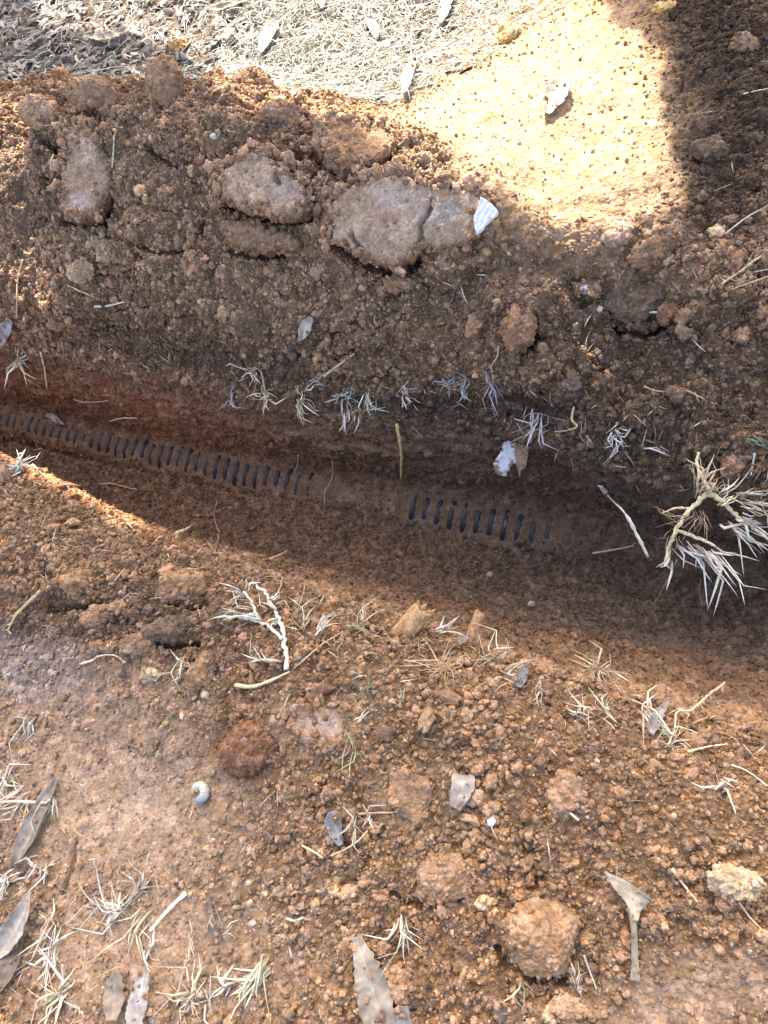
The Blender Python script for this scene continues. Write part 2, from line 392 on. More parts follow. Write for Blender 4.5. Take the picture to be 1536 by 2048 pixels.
target = np.where(expo > 0, (PIPE_R - .0018 + .0042 * (1 - vis[ii]) + grain) * expo + (1 - expo) * np.maximum(rl, PIPE_R + .002 + np.abs(grain)), 0)
near = np.abs(ang) < 100
newr = np.where((rl < PIPE_R + .002) | (expo > .02), np.where(expo > .02, target, PIPE_R + .002 + np.abs(grain)), rl)
newr = np.where(near, newr, rl)
P1[cand] = fine[ii] + rd * newr[:, None]
EXPO = np.zeros(len(P)); EXPO[cand] = expo * near * (rl < PIPE_R * 2)

# --- colour of the soil itself
OCHRE, BROWN, DARK = np.array([.385, .232, .126]), np.array([.31, .19, .112]), np.array([.125, .084, .055])
PINK, RED, TOPSOIL, GREY, RUST = np.array([.415, .285, .188]), np.array([.29, .152, .085]), np.array([.07, .052, .04]), np.array([.38, .295, .245]), np.array([.235, .12, .068])
BUFF = np.array([.56, .40, .235])
def soil_col(P, QX, QY, VROW, seed=0):
    B = lambda *a, **k: blob(*a, x=QX, y=QY, **k)[:, None]
    n1 = sstep(-.35, .45, fbm(P * 22, 71 + seed))[:, None]; n2 = sstep(-.2, .5, fbm(P * 60, 75 + seed))[:, None]
    c = BROWN * (1 - n1) + (BROWN * .55 + OCHRE * .45) * n1
    near = (1 - sstep(7.2, 8.2, VROW))[:, None]
    c = c * (1 - near) + near * (OCHRE * (.55 + .3 * n1) + BROWN * (.45 - .3 * n1))
    mix = lambda c, d, m: c * (1 - m) + d * m
    c = mix(c, PINK, .75 * B(120, 1500, 330, 190, 10)); c = mix(c, PINK, .6 * B(260, 1800, 380, 300))
    c = mix(c, GREY, .7 * B(60, 1320, 130, 80, 20))
    c = mix(c, RUST, .75 * B(490, 1500, 80, 70)); c = mix(c, RUST, .5 * B(655, 1370, 40, 25))
    c = mix(c, BUFF * .9, .55 * B(660, 1430, 100, 60)); c = mix(c, BUFF * .9, .5 * B(830, 1600, 70, 80))
    c = mix(c, PINK * .85, .7 * B(1400, 1990, 200, 80, -10))
    c = mix(c, DARK, .6 * B(330, 1240, 150, 70, 20)); c = mix(c, DARK, .5 * B(120, 1230, 140, 50))
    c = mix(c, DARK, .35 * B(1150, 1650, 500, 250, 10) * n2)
    # trench: subsoil colours, darkened so that its shade is partly in the colour
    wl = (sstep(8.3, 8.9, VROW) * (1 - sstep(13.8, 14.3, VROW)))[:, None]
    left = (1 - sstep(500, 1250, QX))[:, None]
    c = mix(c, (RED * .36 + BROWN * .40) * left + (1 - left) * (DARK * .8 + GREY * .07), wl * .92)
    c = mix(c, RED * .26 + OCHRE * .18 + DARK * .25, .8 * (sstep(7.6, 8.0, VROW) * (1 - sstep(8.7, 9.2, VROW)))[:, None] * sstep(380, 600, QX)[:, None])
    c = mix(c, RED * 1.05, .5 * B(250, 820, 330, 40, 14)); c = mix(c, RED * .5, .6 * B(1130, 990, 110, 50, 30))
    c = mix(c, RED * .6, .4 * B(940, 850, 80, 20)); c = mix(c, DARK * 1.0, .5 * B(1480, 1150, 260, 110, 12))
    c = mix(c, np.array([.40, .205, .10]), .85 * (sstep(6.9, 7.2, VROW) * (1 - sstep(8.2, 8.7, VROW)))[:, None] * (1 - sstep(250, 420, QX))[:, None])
    c = mix(c, np.array([.50, .325, .195]), .7 * (sstep(15.2, 16.5, VROW) * (1 - sstep(20, 21, VROW)))[:, None] * (1 - .6 * sstep(1000, 1300, QX))[:, None] * (.55 + .45 * n2))
    # dark topsoil along the far lip and on the right bank
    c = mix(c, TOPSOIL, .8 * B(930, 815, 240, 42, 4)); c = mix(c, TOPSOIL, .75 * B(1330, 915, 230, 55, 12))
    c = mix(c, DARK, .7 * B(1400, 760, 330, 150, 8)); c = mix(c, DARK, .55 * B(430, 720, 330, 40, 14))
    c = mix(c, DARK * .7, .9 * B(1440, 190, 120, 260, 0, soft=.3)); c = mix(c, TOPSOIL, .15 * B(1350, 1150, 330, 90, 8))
    SUNLIT_SOIL = np.array([.45, .30, .17]); c = mix(c, SUNLIT_SOIL, .85 * B(1100, 250, 250, 200)); c = mix(c, SUNLIT_SOIL, .8 * B(950, 190, 280, 110)); c = mix(c, SUNLIT_SOIL, .6 * B(1080, 40, 200, 130)); c = mix(c, DARK, .35 * B(1100, 640, 420, 70, 4))  # sunlit slope paler: sun brightness put into the soil colour
    c = mix(c, PINK * .8, .45 * B(120, 330, 180, 120)); c = mix(c, GREY * .5, .8 * (sstep(20.6, 21, VROW) * (1 - sstep(800, 950, QX)))[:, None])
    k = .8 + .4 * n2
    return c * k
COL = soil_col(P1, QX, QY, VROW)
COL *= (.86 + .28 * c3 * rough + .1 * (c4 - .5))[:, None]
# dust lying on the pipe strip
COL = np.where((EXPO > .1)[:, None], COL * .55 + .25 * np.array([.22, .14, .095]), COL)
ij = np.arange(NV * NU).reshape(NV, NU)
F = np.stack([ij[:-1, :-1], ij[:-1, 1:], ij[1:, 1:], ij[1:, :-1]], -1).reshape(-1, 4)
ground = mesh_np('ground', P1, F, M_SOIL, COL * (1 - .45 * rough ** .8 * (1 - in_wall))[:, None]); ground['kind'] = 'structure'  # rough ground darker than its crumbs: gap shade put into the colour
# flat land beyond, to the horizon (a sheet with a hole under the dug ground)
bm = bmesh.new()
edge = np.concatenate([P1.reshape(NV, NU, 3)[0], P1.reshape(NV, NU, 3)[1:, -1], P1.reshape(NV, NU, 3)[-1, ::-1][1:], P1.reshape(NV, NU, 3)[::-1, 0][1:-1]])[::12]
ctr = edge.mean(0); rings = [edge]
for r_, zz in ((.15, -.005), (1.0, -.01), (6, -.02), (60, -.02), (400, -.02)):
    d = edge - ctr; d[:, 2] = 0; d /= np.linalg.norm(d, axis=1, keepdims=True)
    q = edge + d * r_; wz_ = min(1, r_ / 1.0); q[:, 2] = edge[:, 2] * (1 - wz_) + zz * wz_; rings.append(q)
rings = np.array(rings); nr, ne = rings.shape[:2]
ij = np.arange(nr * ne).reshape(nr, ne); ij2 = np.roll(ij, -1, 1)
F2 = np.stack([ij[:-1], ij[1:], ij2[1:], ij2[:-1]], -1).reshape(-1, 4)
terr = mesh_np('terrain', rings.reshape(-1, 3), F2, M_SOIL, np.tile([.24, .19, .12], (nr * ne, 1))); terr['kind'] = 'structure'

# ------------------------------------------------------------------ picking a ground point under a pixel
N1 = grid_normals(P1.reshape(NV, NU, 3)).reshape(-1, 3)
X1, Y1, D1 = proj(P1)
BW, BH, OX, OY = 1000, 1300, -240, -300
zi = np.full(BW * BH, -1, np.int64)
bx, by = ((X1 - OX) / 2).astype(int), ((Y1 - OY) / 2).astype(int)
facing = ((CAM - P) * N).sum(1) > 0
okm = (bx >= 0) & (bx < BW) & (by >= 0) & (by < BH)
sel = np.where(okm)[0]; sel = sel[np.argsort(-D1[sel])]
zi[by[sel] * BW + bx[sel]] = sel
zi = zi.reshape(BH, BW)
def pick(px, py):
    """ground point, base normal and depth seen at a photograph pixel"""
    x, y = int((px - OX) / 2), int((py - OY) / 2)
    for r in range(1, 12):
        wdw = zi[max(0, y - r):y + r + 1, max(0, x - r):x + r + 1].ravel(); wdw = wdw[wdw >= 0]
        if len(wdw):
            k = wdw[np.argmin(D1[wdw])] if r <= 2 else wdw[0]
            d = ray(px, py); t = ((P1[k] - CAM) @ CF) / (d @ CF)
            return CAM + d * t, N[k], D1[k]
    raise ValueError((px, py))

# ------------------------------------------------------------------ loose crumbs (uncountable: one object)
def crumbs(name, Pts, Nn, size, cols, seed):
    me = bpy.data.meshes.new(name); me.vertices.add(len(Pts))
    me.vertices.foreach_set('co', (Pts).astype(np.float32).ravel())
    a = me.attributes.new('size', 'FLOAT', 'POINT'); a.data.foreach_set('value', size.astype(np.float32))
    a = me.attributes.new('Col', 'FLOAT_COLOR', 'POINT'); c = np.ones((len(Pts), 4), np.float32); c[:, :3] = cols
    a.data.foreach_set('color', c.ravel())
    o = bpy.data.objects.new(name, me); C.collection.objects.link(o)
    g = bpy.data.node_groups.new(name, 'GeometryNodeTree')
    g.interface.new_socket('Geometry', in_out='INPUT', socket_type='NodeSocketGeometry')
    g.interface.new_socket('Geometry', in_out='OUTPUT', socket_type='NodeSocketGeometry')
    n, l = g.nodes, g.links
    gi, go = n.new('NodeGroupInput'), n.new('NodeGroupOutput')
    gti = n.new('GeometryNodeGeometryToInstance')
    for k in range(9):
        ico = n.new('GeometryNodeMeshIcoSphere'); ico.inputs['Radius'].default_value = .5; ico.inputs['Subdivisions'].default_value = 3
        sp = n.new('GeometryNodeSetPosition'); l.new(ico.outputs[0], sp.inputs['Geometry'])
        pos = n.new('GeometryNodeInputPosition')
        off = n.new('ShaderNodeVectorMath'); off.operation = 'ADD'; off.inputs[1].default_value = (k * 7.3 + seed, k * 3.1, k * 5.7)
        l.new(pos.outputs[0], off.inputs[0])
        vor = n.new('ShaderNodeTexVoronoi'); vor.inputs['Scale'].default_value = 1.5; vor.distance = 'CHEBYCHEV'; l.new(off.outputs[0], vor.inputs['Vector'])
        nz = n.new('ShaderNodeTexNoise'); nz.inputs['Scale'].default_value = 3.1; nz.inputs['Detail'].default_value = 4; nz.inputs['Roughness'].default_value = .62; l.new(off.outputs[0], nz.inputs['Vector'])
        m1 = n.new('ShaderNodeMath'); m1.operation = 'MULTIPLY_ADD'; m1.inputs[1].default_value = -.95; m1.inputs[2].default_value = .12
        l.new(vor.outputs['Distance'], m1.inputs[0])
        m2 = n.new('ShaderNodeMath'); m2.operation = 'MULTIPLY_ADD'; m2.inputs[1].default_value = 2.7; l.new(nz.outputs['Fac'], m2.inputs[0]); l.new(m1.outputs[0], m2.inputs[2])
        sc = n.new('ShaderNodeVectorMath'); sc.operation = 'SCALE'; l.new(pos.outputs[0], sc.inputs[0]); l.new(m2.outputs[0], sc.inputs['Scale'])
        l.new(sc.outputs[0], sp.inputs['Position'])
        sm = n.new('GeometryNodeSetShadeSmooth'); l.new(sp.outputs[0], sm.inputs[0]); sm.inputs['Shade Smooth'].default_value = True
        mt = n.new('GeometryNodeSetMaterial'); mt.inputs['Material'].default_value = M_CRUMB
        l.new(sm.outputs[0], mt.inputs[0]); l.new(mt.outputs[0], gti.inputs[0])
    iop = n.new('GeometryNodeInstanceOnPoints'); l.new(gi.outputs[0], iop.inputs['Points']); l.new(gti.outputs[0], iop.inputs['Instance'])
    iop.inputs['Pick Instance'].default_value = True
    ri = n.new('FunctionNodeRandomValue'); ri.data_type = 'INT'; ri.inputs['Min'].default_value = 0; ri.inputs['Max'].default_value = 8
    l.new([s for s in ri.outputs if s.type == 'INT'][0], iop.inputs['Instance Index'])
    # sockets of the vector variants
    rr = n.new('FunctionNodeRandomValue'); rr.data_type = 'FLOAT_VECTOR'; rr.inputs[0].default_value = (0, 0, 0); rr.inputs[1].default_value = (6.283, 6.283, 6.283)
    e2r = n.new('FunctionNodeEulerToRotation'); l.new(rr.outputs[0], e2r.inputs[0]); l.new(e2r.outputs[0], iop.inputs['Rotation'])
    rs = n.new('FunctionNodeRandomValue'); rs.data_type = 'FLOAT_VECTOR'; rs.inputs[0].default_value = (.65, .65, .5); rs.inputs[1].default_value = (1.4, 1.35, 1.1)
    rs.inputs['Seed'].default_value = 5
    na = n.new('GeometryNodeInputNamedAttribute'); na.data_type = 'FLOAT'; na.inputs['Name'].default_value = 'size'
    ms = n.new('ShaderNodeVectorMath'); ms.operation = 'SCALE'; l.new(rs.outputs[0], ms.inputs[0]); l.new(na.outputs['Attribute'], ms.inputs['Scale'])
    l.new(ms.outputs[0], iop.inputs['Scale'])
    l.new(iop.outputs[0], go.inputs[0])
    md = o.modifiers.new('crumbs', 'NODES'); md.node_group = g
    me.materials.append(M_CRUMB)
    o['kind'] = 'stuff'
    return o
gg = P1.reshape(NV, NU, 3)
area = np.zeros((NV, NU)); area[:-1, :-1] = np.linalg.norm(np.cross(gg[1:, :-1] - gg[:-1, :-1], gg[:-1, 1:] - gg[:-1, :-1]), axis=2)
area = area.ravel()
inview = np.where((X1 > -100) & (X1 < 1636) & (Y1 > -120) & (Y1 < 2150), 1.0, .3 * (Y1 > -300))
grassy = (1 - sstep(17, 20, VROW)); grassy = np.where(VROW > 20.9, sstep(820, 900, QX), 1.0)
patch = sstep(-.25, .35, fbm(P * 10, 111, 2))
dens = np.clip(.2 + 1.25 * rough ** 1.4, 0, 1.3) * (EXPO < .02) * inview * grassy
dens *= (1 - .6 * blob(1100, 220, 260, 260)) * (1 - .1 * in_wall) * (1 - .85 * gapm) * (1 + .7 * sstep(8.6, 9.2, VROW) * (1 - sstep(10.6, 11, VROW)))
def scatter(n, d):
    p = area * d; p = p / p.sum(); return rng.choice(len(p), n, p=p)
def build_crumbs(n, lo, hi, expn, d, sink, seed):
    k = scatter(n, d)
    j = rng.normal(size=(n, 3)) * .0012
    q = rng.random(n); s = lo * (1 - q * (1 - (lo / hi) ** expn)) ** (-1 / expn)      # power law of sizes
    s = s * np.where(in_wall[k] > .5, .75, 1.0) * np.where(mound[k] > .5, .95, 1)
    pos = P1[k] + j + N1[k] * (s * sink)[:, None]
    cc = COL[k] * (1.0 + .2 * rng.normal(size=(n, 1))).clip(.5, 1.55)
    cc *= 1 + .02 * rng.normal(size=(n, 3))
    return pos, N1[k], s, cc.clip(.01, .8)
parts = [build_crumbs(330000, .0017, .0062, 1.5, dens, -.1, 1),
         build_crumbs(14000, .005, .012, 2.4, dens * (rough > .3) * (1 - .35 * in_wall) * (.12 + patch) * (1 - .9 * blob(1080, 180, 330, 260)), .0, 2),
         build_crumbs(500, .010, .026, 2.6, dens * (rough > .5) * (1 - in_wall) * (VROW < 21) * (.04 + patch ** 2) * (1 - blob(1050, 180, 330, 260)), .02, 3)]
pp = [np.concatenate([a[i] for a in parts]) for i in range(4)]
EXTRA = []

# ------------------------------------------------------------------ shape builders
def spline3(pts, n):
    pts = np.asarray(pts, float)
    if len(pts) == 2:
        t = np.linspace(0, 1, n)[:, None]; return pts[0] * (1 - t) + pts[1] * t
    q = np.concatenate([[2 * pts[0] - pts[1]], pts, [2 * pts[-1] - pts[-2]]]); m = len(pts) - 1
    out = []
    for u in np.linspace(0, m - 1e-6, n):
        k = int(u); t = u - k; a, b, c, d = q[k:k + 4]
        out.append(.5 * (2 * b + (c - a) * t + (2 * a - 5 * b + 4 * c - d) * t * t + (3 * b - a - 3 * c + d) * t**3))
    return np.array(out)
class MB:
    """collects tubes and blades into one mesh with vertex colours"""
    def __init__(s): s.V, s.F, s.C, s.n = [], [], [], 0
    def tube(s, path, rad, nrm, col, flat=1.0, sides=6, jit=.12):
        path = np.asarray(path); n = len(path); rad = np.broadcast_to(rad, (n,))
        t = np.gradient(path, axis=0); t /= np.linalg.norm(t, axis=1, keepdims=True) + 1e-12
        side = np.cross(t, nrm); side /= np.linalg.norm(side, axis=1, keepdims=True) + 1e-12
        up = np.cross(side, t)
        a = np.arange(sides) / sides * 2 * np.pi
        r = rad[:, None] * (1 + jit * rng.normal(size=(n, 1)))
        V = path[:, None] + side[:, None] * (np.cos(a) * r)[..., None] + up[:, None] * (np.sin(a) * r * flat)[..., None]
        ij = np.arange(n * sides).reshape(n, sides) + s.n; j2 = np.roll(ij, -1, 1)
        s.F.append(np.stack([ij[:-1], j2[:-1], j2[1:], ij[1:]], -1).reshape(-1, 4))
        e = np.arange(1, sides - 1)
        s.F.append(np.concatenate([np.stack([ij[0, 0] + 0 * e, ij[0, e + 1], ij[0, e]], 1), np.stack([ij[-1, 0] + 0 * e, ij[-1, e], ij[-1, e + 1]], 1)]))
        s.V.append(V.reshape(-1, 3)); s.n += n * sides
        k = np.linspace(0, 1, n)[:, None] * .16 - .08 + .06 * rng.normal()
        s.C.append(np.repeat(np.clip(np.asarray(col) * (1 + k) if np.ndim(col) == 1 else col, .005, .85), sides, 0))
    def build(s, name, mat, parent=None):
        F4 = [f for f in s.F if f.shape[1] == 4]; F3 = [f for f in s.F if f.shape[1] == 3]
        fs = [np.concatenate(F4)] + ([np.concatenate(F3)] if F3 else [])
        return mesh_np(name, np.concatenate(s.V), fs, mat, np.concatenate(s.C), parent=parent)
TOCAM = -CF
def at(p, lift=.004):
    """(px,py) lies on the soil; (px,py,z) hangs at world height z"""
    if len(p) == 3: return unproj(p[0], p[1], p[2])
    q, n, d = pick(*p); return q + n * lift
STRAW, PALE, TAN = np.array([.55, .46, .31]), np.array([.64, .58, .45]), np.array([.40, .26, .13])
ASH, GREEN, ROOT = np.array([.50, .48, .43]), np.array([.24, .30, .13]), np.array([.42, .24, .12])
DROOT, LEAFG, LEAFB, BLUEGREY = np.array([.16, .10, .065]), np.array([.40, .36, .30]), np.array([.30, .25, .19]), np.array([.30, .32, .36])
def strand_into(mb, pts, wpx, col, flat=.45, lift=.004, taper=.5, wob=.35):
    ctrl = np.array([at(p, lift) for p in pts]); dep = proj(ctrl)[2].mean()
    n = max(8, int(5 * len(pts)))
    path = spline3(ctrl, n)
    L = np.linalg.norm(path[-1] - path[0]); path[1:-1] += (rng.normal(size=(n - 2, 3)) * L * .006 * wob)
    r = wpx / 2 * dep / FPX
    k = np.linspace(0, 1, n); rad = r * (1 - (1 - taper) * k)
    nn = pick(*pts[0][:2])[1] if len(pts[0]) == 2 else TOCAM
    mb.tube(path, rad, nn + TOCAM * .5, col, flat)
    return ctrl[0]
def strand(name, label, cat, pts, wpx, col, flat=.5, mat=None, lift=.004, twigs=0, group=None, taper=.5, fuzz=0):
    mb = MB(); base = strand_into(mb, pts, wpx, col, flat, lift, taper)
    P3 = np.array([p[:2] for p in pts], float)
    for k in range(twigs):
        i = rng.integers(0, len(P3) - 1); t = rng.random(); a = P3[i] * (1 - t) + P3[i + 1] * t
        d = P3[i + 1] - P3[i]; th = math.atan2(d[1], d[0]) + rng.choice([-1, 1]) * rng.uniform(.5, 1.3)
        L = np.linalg.norm(d) * rng.uniform(.15, .4); L = min(L, 40)
        b = a + L * np.array([math.cos(th), math.sin(th)]); m = (a + b) / 2 + rng.normal(size=2) * L * .12
        if len(pts[0]) == 3:
            z = pts[i][2]; strand_into(mb, [(*a, z), (*m, z), (*b, z)], wpx * .4, col, 1)
        else: strand_into(mb, [tuple(a), tuple(m), tuple(b)], wpx * .4, col, 1)
    o = mb.build(name, mat or M_STRAW); recenter(o, base); tag(o, label, cat, group); return o
def blade_path(b, px, py, ang, L, nrm, z=None, droop=0.0, lift=.004, bend=0.0):
    """b: 3D foot; the tip is seen at ang degrees (0 = picture x, 90 = away), L photo pixels long"""
    d = proj(b[None])[2][0]; a = RAD(ang); s = L * d / FPX
    inpl = CR * math.cos(a) + CU * math.sin(a)
    inpl = inpl - nrm * (inpl @ nrm) * .75                      # lies along the soil more than across the view
    inpl *= s / max(np.linalg.norm(inpl @ np.stack([CR, CU]).T), 1e-6)
    perp = np.cross(inpl, nrm)
    up = nrm * s
    t = np.linspace(0, 1, 9)[:, None]
    return b + inpl * t + up * (lift * 0 + .28 * t * (1 - t) * 1.2 - droop * t * t) + perp * bend * t * t
def fan_into(mb, px, py, ang, spread, n, L, wpx, col, z=None, lift=.005, curl=.25):
    b0 = at((px, py) if z is None else (px, py, z), lift); nrm = pick(px, py)[1] if z is None else (TOCAM + np.array([0, 0, 1.])) / 1.7
    nrm = nrm + TOCAM * .4; nrm /= np.linalg.norm(nrm)
    d = proj(b0[None])[2][0]; th_ = RAD(ang + rng.normal() * 40); run = np.array([math.cos(th_), math.sin(th_)]) * min(L * .34, 20)
    for k in range(n):
        a = ang + (rng.random() - .5) * spread; LL = L * (rng.uniform(.3, 1.15) if n > 3 else rng.uniform(.7, 1.1))
        b = b0 + (CR * (rng.normal() * 3 + run[0] * rng.uniform(-1, 1)) + CU * (rng.normal() * 3 + run[1] * rng.uniform(-1, 1))) * d / FPX + nrm * rng.uniform(-.003, .003)
        p = blade_path(b, px, py, a, LL, nrm, droop=rng.uniform(-.22, .06), bend=rng.normal() * curl)
        w = wpx / 2 * d / FPX * rng.uniform(.4, .95)
        kk_ = rng.integers(2, 7); kd = np.cross(p[-1] - p[0], nrm) * rng.normal() * .55 + nrm * np.linalg.norm(p[-1] - p[0]) * rng.normal() * .18
        p[kk_:] += kd * (np.arange(9 - kk_) / (9 - kk_))[:, None]
        t = np.linspace(0, 1, 9); prof = (np.minimum(1, .55 + t * 3) * (1 - .85 * t ** 3))
        c = col * rng.uniform(.55, 1.12) * (1 + .06 * rng.normal(size=3))
        foot = np.clip(1 - t / rng.uniform(.15, .5), 0, 1)[:, None] * .7; c = np.clip((c * (1 - foot) + BROWN * .8 * foot) * (1 + .12 * rng.normal(size=(9, 1))), .01, .8)
        mb.tube(p, w * prof, nrm + rng.normal(size=3) * .35, c, flat=.3, sides=6, jit=.1)
    return b0
def tuft(label, px, py, fans, wpx=6, col=STRAW, name='dry_grass_tuft', stems=(), z=None, group=None, cat='grass tuft', roots=0):
    """fans: [(ang, spread, n, L[, dx, dy])]"""
    mb = MB(); b0 = None
    for f in fans:
        dx, dy = f[4:6] if len(f) > 4 else (0, 0)
        b = fan_into(mb, px + dx, py + dy, f[0], f[1], f[2], f[3], wpx, col, z)
        b0 = b if b0 is None else b0
    for st in stems: strand_into(mb, [(px + x, py + y) if z is None else (px + x, py + y, z) for x, y in st], wpx * .8, col * .9, .8)
    for k in range(rng.integers(1, 4)):
        f = fans[0]; a = -RAD(f[0] + rng.normal() * 70); L = f[3] * rng.uniform(.4, 1.0)
        strand_into(mb, [(px, py), (px + L * .5 * math.cos(a) + rng.normal() * 6, py + L * .5 * math.sin(a) + rng.normal() * 6), (px + L * math.cos(a), py + L * math.sin(a))] if z is None else [(px, py, z), (px + L * math.cos(a), py + L * math.sin(a), z)], 2.2, col * .62, .9, .003)
    for k in range(roots):
        a = rng.uniform(0, 2 * math.pi); L = rng.uniform(12, 30)
        strand_into(mb, [(px, py), (px + L * .5 * math.cos(a) + rng.normal() * 3, py + L * .5 * math.sin(a)), (px + L * math.cos(a), py + L * math.sin(a) + rng.normal() * 4)], 2, ROOT, 1)
    o = mb.build(name, M_STRAW); recenter(o, b0); return tag(o, label, cat, group)
def leaf(label, mid, hw, col, lift=.006, curl=.5, fold=0.0, name='dead_leaf', cat='leaf', mat=None, ragged=.09, col2=None, group=None, twist=0.0, ends=None, skew=0.0):
    ctrl = np.array([at(p, lift) for p in mid]); dep = proj(ctrl)[2].mean()
    if ends is not None: ctrl[:, :] += pick(*mid[0][:2])[1] * np.array(ends)[:, None]
    n, m = 44, 17
    path = spline3(ctrl, n)
    nrm = np.mean([pick(*p[:2])[1] for p in mid], 0) + TOCAM * .5; nrm /= np.linalg.norm(nrm)
    t = np.gradient(path, axis=0); t /= np.linalg.norm(t, axis=1, keepdims=True)
    side = np.cross(t, nrm); side /= np.linalg.norm(side, axis=1, keepdims=True); up = np.cross(side, t)
    hwi = np.interp(np.linspace(0, 1, n), np.linspace(0, 1, len(hw)), hw) * dep / FPX
    s = np.linspace(-1, 1, m)
    rag = 1 + ragged * np.stack([pnoise(np.stack([np.arange(n) * .42, np.full(n, q), np.full(n, mid[0][0] * .37)], 1), 3) for q in (0., 5.)], 1)
    w_ = np.where(s[None] < 0, rag[:, :1], rag[:, 1:]) * hwi[:, None] * s[None]
    a = twist * np.linspace(-1, 1, n)[:, None]
    h = curl * hwi[:, None] * (s[None] ** 2) + fold * np.abs(w_)
    V = path[:, None] + side[:, None] * (w_ * np.cos(a) - h * np.sin(a))[..., None] + up[:, None] * (w_ * np.sin(a) + h * np.cos(a))[..., None]
    V = V - t[:, None] * (s[None] * (1 - np.linspace(0, 1, n)[:, None]) ** 1.5 * skew * dep / FPX)[..., None]
    V = V.reshape(-1, 3); V += np.repeat(up, m, 0) * (pnoise(V * 70, 8) * .003 + pnoise(V * 190, 18) * .0008)[:, None]
    ij = np.arange(n * m).reshape(n, m)
    F = np.stack([ij[:-1, :-1], ij[:-1, 1:], ij[1:, 1:], ij[1:, :-1]], -1).reshape(-1, 4)
    k = sstep(-.3, .4, fbm(V * 45, 77))[:, None]
    c = np.asarray(col) * (1 - k) + (np.asarray(col) * .62 if col2 is None else np.asarray(col2)) * k
    vein = np.exp(-(np.tile(s, n) / .09) ** 2)[:, None]; S_, T_ = np.tile(s, n), np.repeat(np.arange(n) / n, m); sv = np.exp(-(((T_ * 11 + np.abs(S_) * 1.6) % 1 - .5) / .14) ** 2)[:, None]
    stain = sstep(.15, .45, fbm(V * 85, 79))[:, None]; c = (c * (1 + .12 * sv)) * (1 - .55 * stain) + BROWN * .5 * .55 * stain; c = c * (1 + .3 * vein) * np.array([.68, .64, .58])
    nk = int(rng.integers(4, 12)); e_ = rng.integers(0, len(V), nk); sz = .0012 + .0035 * rng.random(nk) ** 2
    EXTRA.append((V[e_] + np.repeat(up, m, 0)[e_] * (sz * .35)[:, None], sz, np.tile(BROWN, (nk, 1)) * (.8 + .4 * rng.random((nk, 1)))))
    o = mesh_np(name, V, F, mat or M_LEAF, c)
    sd = o.modifiers.new('thickness', 'SOLIDIFY'); sd.thickness = .0007
    recenter(o, ctrl[0]); return tag(o, label, cat, group)
_ico = {}
def ico(sub):
    if sub not in _ico:
        bm = bmesh.new(); bmesh.ops.create_icosphere(bm, subdivisions=sub, radius=1)
        _ico[sub] = (np.array([v.co[:] for v in bm.verts]), np.array([[v.index for v in f.verts] for f in bm.faces])); bm.free()
    return _ico[sub]
def clod(label, px, py, rx, ry, rot=0, col=None, sub=None, rough=1.0, sink=.35, name='soil_clod', cat='clod', tone=1.0, flatten=0.0, group=None, mat=None):
    q, n, d = pick(px, py); sub = sub or (6 if rx > 45 else 5)
    V, F = ico(sub); sd = px * .013 + py * .007
    r = np.array([rx, ry]) * d / FPX; rz = min(r) * (.85 - flatten * .5)
    D = V * (1 + .16 * fbm(V * 1.1 + sd, 5)[:, None] + .12 * (lumps(V * 1.1 + sd, 6, .3, .9)[0][:, None] - .4))
    # a few broken facets
    for k in range(5):
        h = rng.normal(size=3); h /= np.linalg.norm(h); e = D @ h; D -= np.maximum(e - rng.uniform(.62, .85), 0)[:, None] * h * .8
    D = D * np.array([r[0], r[1], rz])
    c, s = math.cos(RAD(rot)), math.sin(RAD(rot))
    W = CR * (D[:, :1] * c - D[:, 1:2] * s) + CU * (D[:, :1] * s + D[:, 1:2] * c) + TOCAM * D[:, 2:3]
    c0 = q - n * (rz * sink) + n * rz * .35
    W = W + c0; nn = (W - c0) / (np.linalg.norm(W - c0, axis=1, keepdims=True) + 1e-9)
    l1, i1 = lumps(W / .0095, 31, .3, .75); l2, i2 = lumps(W / .0048, 33, .35, .75)
    vis_ = ((W - c0) @ TOCAM) / rz
    W = W + nn * ((l1 - .3) * .0095 * .42 * rough + (l2 - .3) * .0048 * .5 * rough + fbm(W * 60, 43) * .004 * rough + fbm(W * 150, 41) * .0016 * rough)[:, None]
    col = BROWN if col is None else col
    k = sstep(-.3, .5, fbm(W * 40, 91))[:, None]
    if rough > .5:
        ar = 4 * r[0] * r[1]; ne = int(ar / 2.0e-5 * .55 * rough) + 4
        pr_ = np.clip(sstep(-.25, .55, fbm(W * 55, 93)) + .05, 0, 1) * (vis_ > -.7); e_ = rng.choice(len(W), ne, p=pr_ / pr_.sum())
        sz = .0014 + .0042 * rng.random(ne) ** 2.4
        EXTRA.append((W[e_] + nn[e_] * (sz * .1)[:, None], sz, np.tile(col * tone, (ne, 1)) * (.8 + .3 * rng.random((ne, 1)))))
    cc = col * tone * (.72 + .36 * k + .22 * (i1 - .3)[:, None] * rough)
    o = mesh_np(name, W, F, mat or M_SOIL, cc); recenter(o, c0); return tag(o, label, cat, group)
from mathutils.geometry import delaunay_2d_cdt
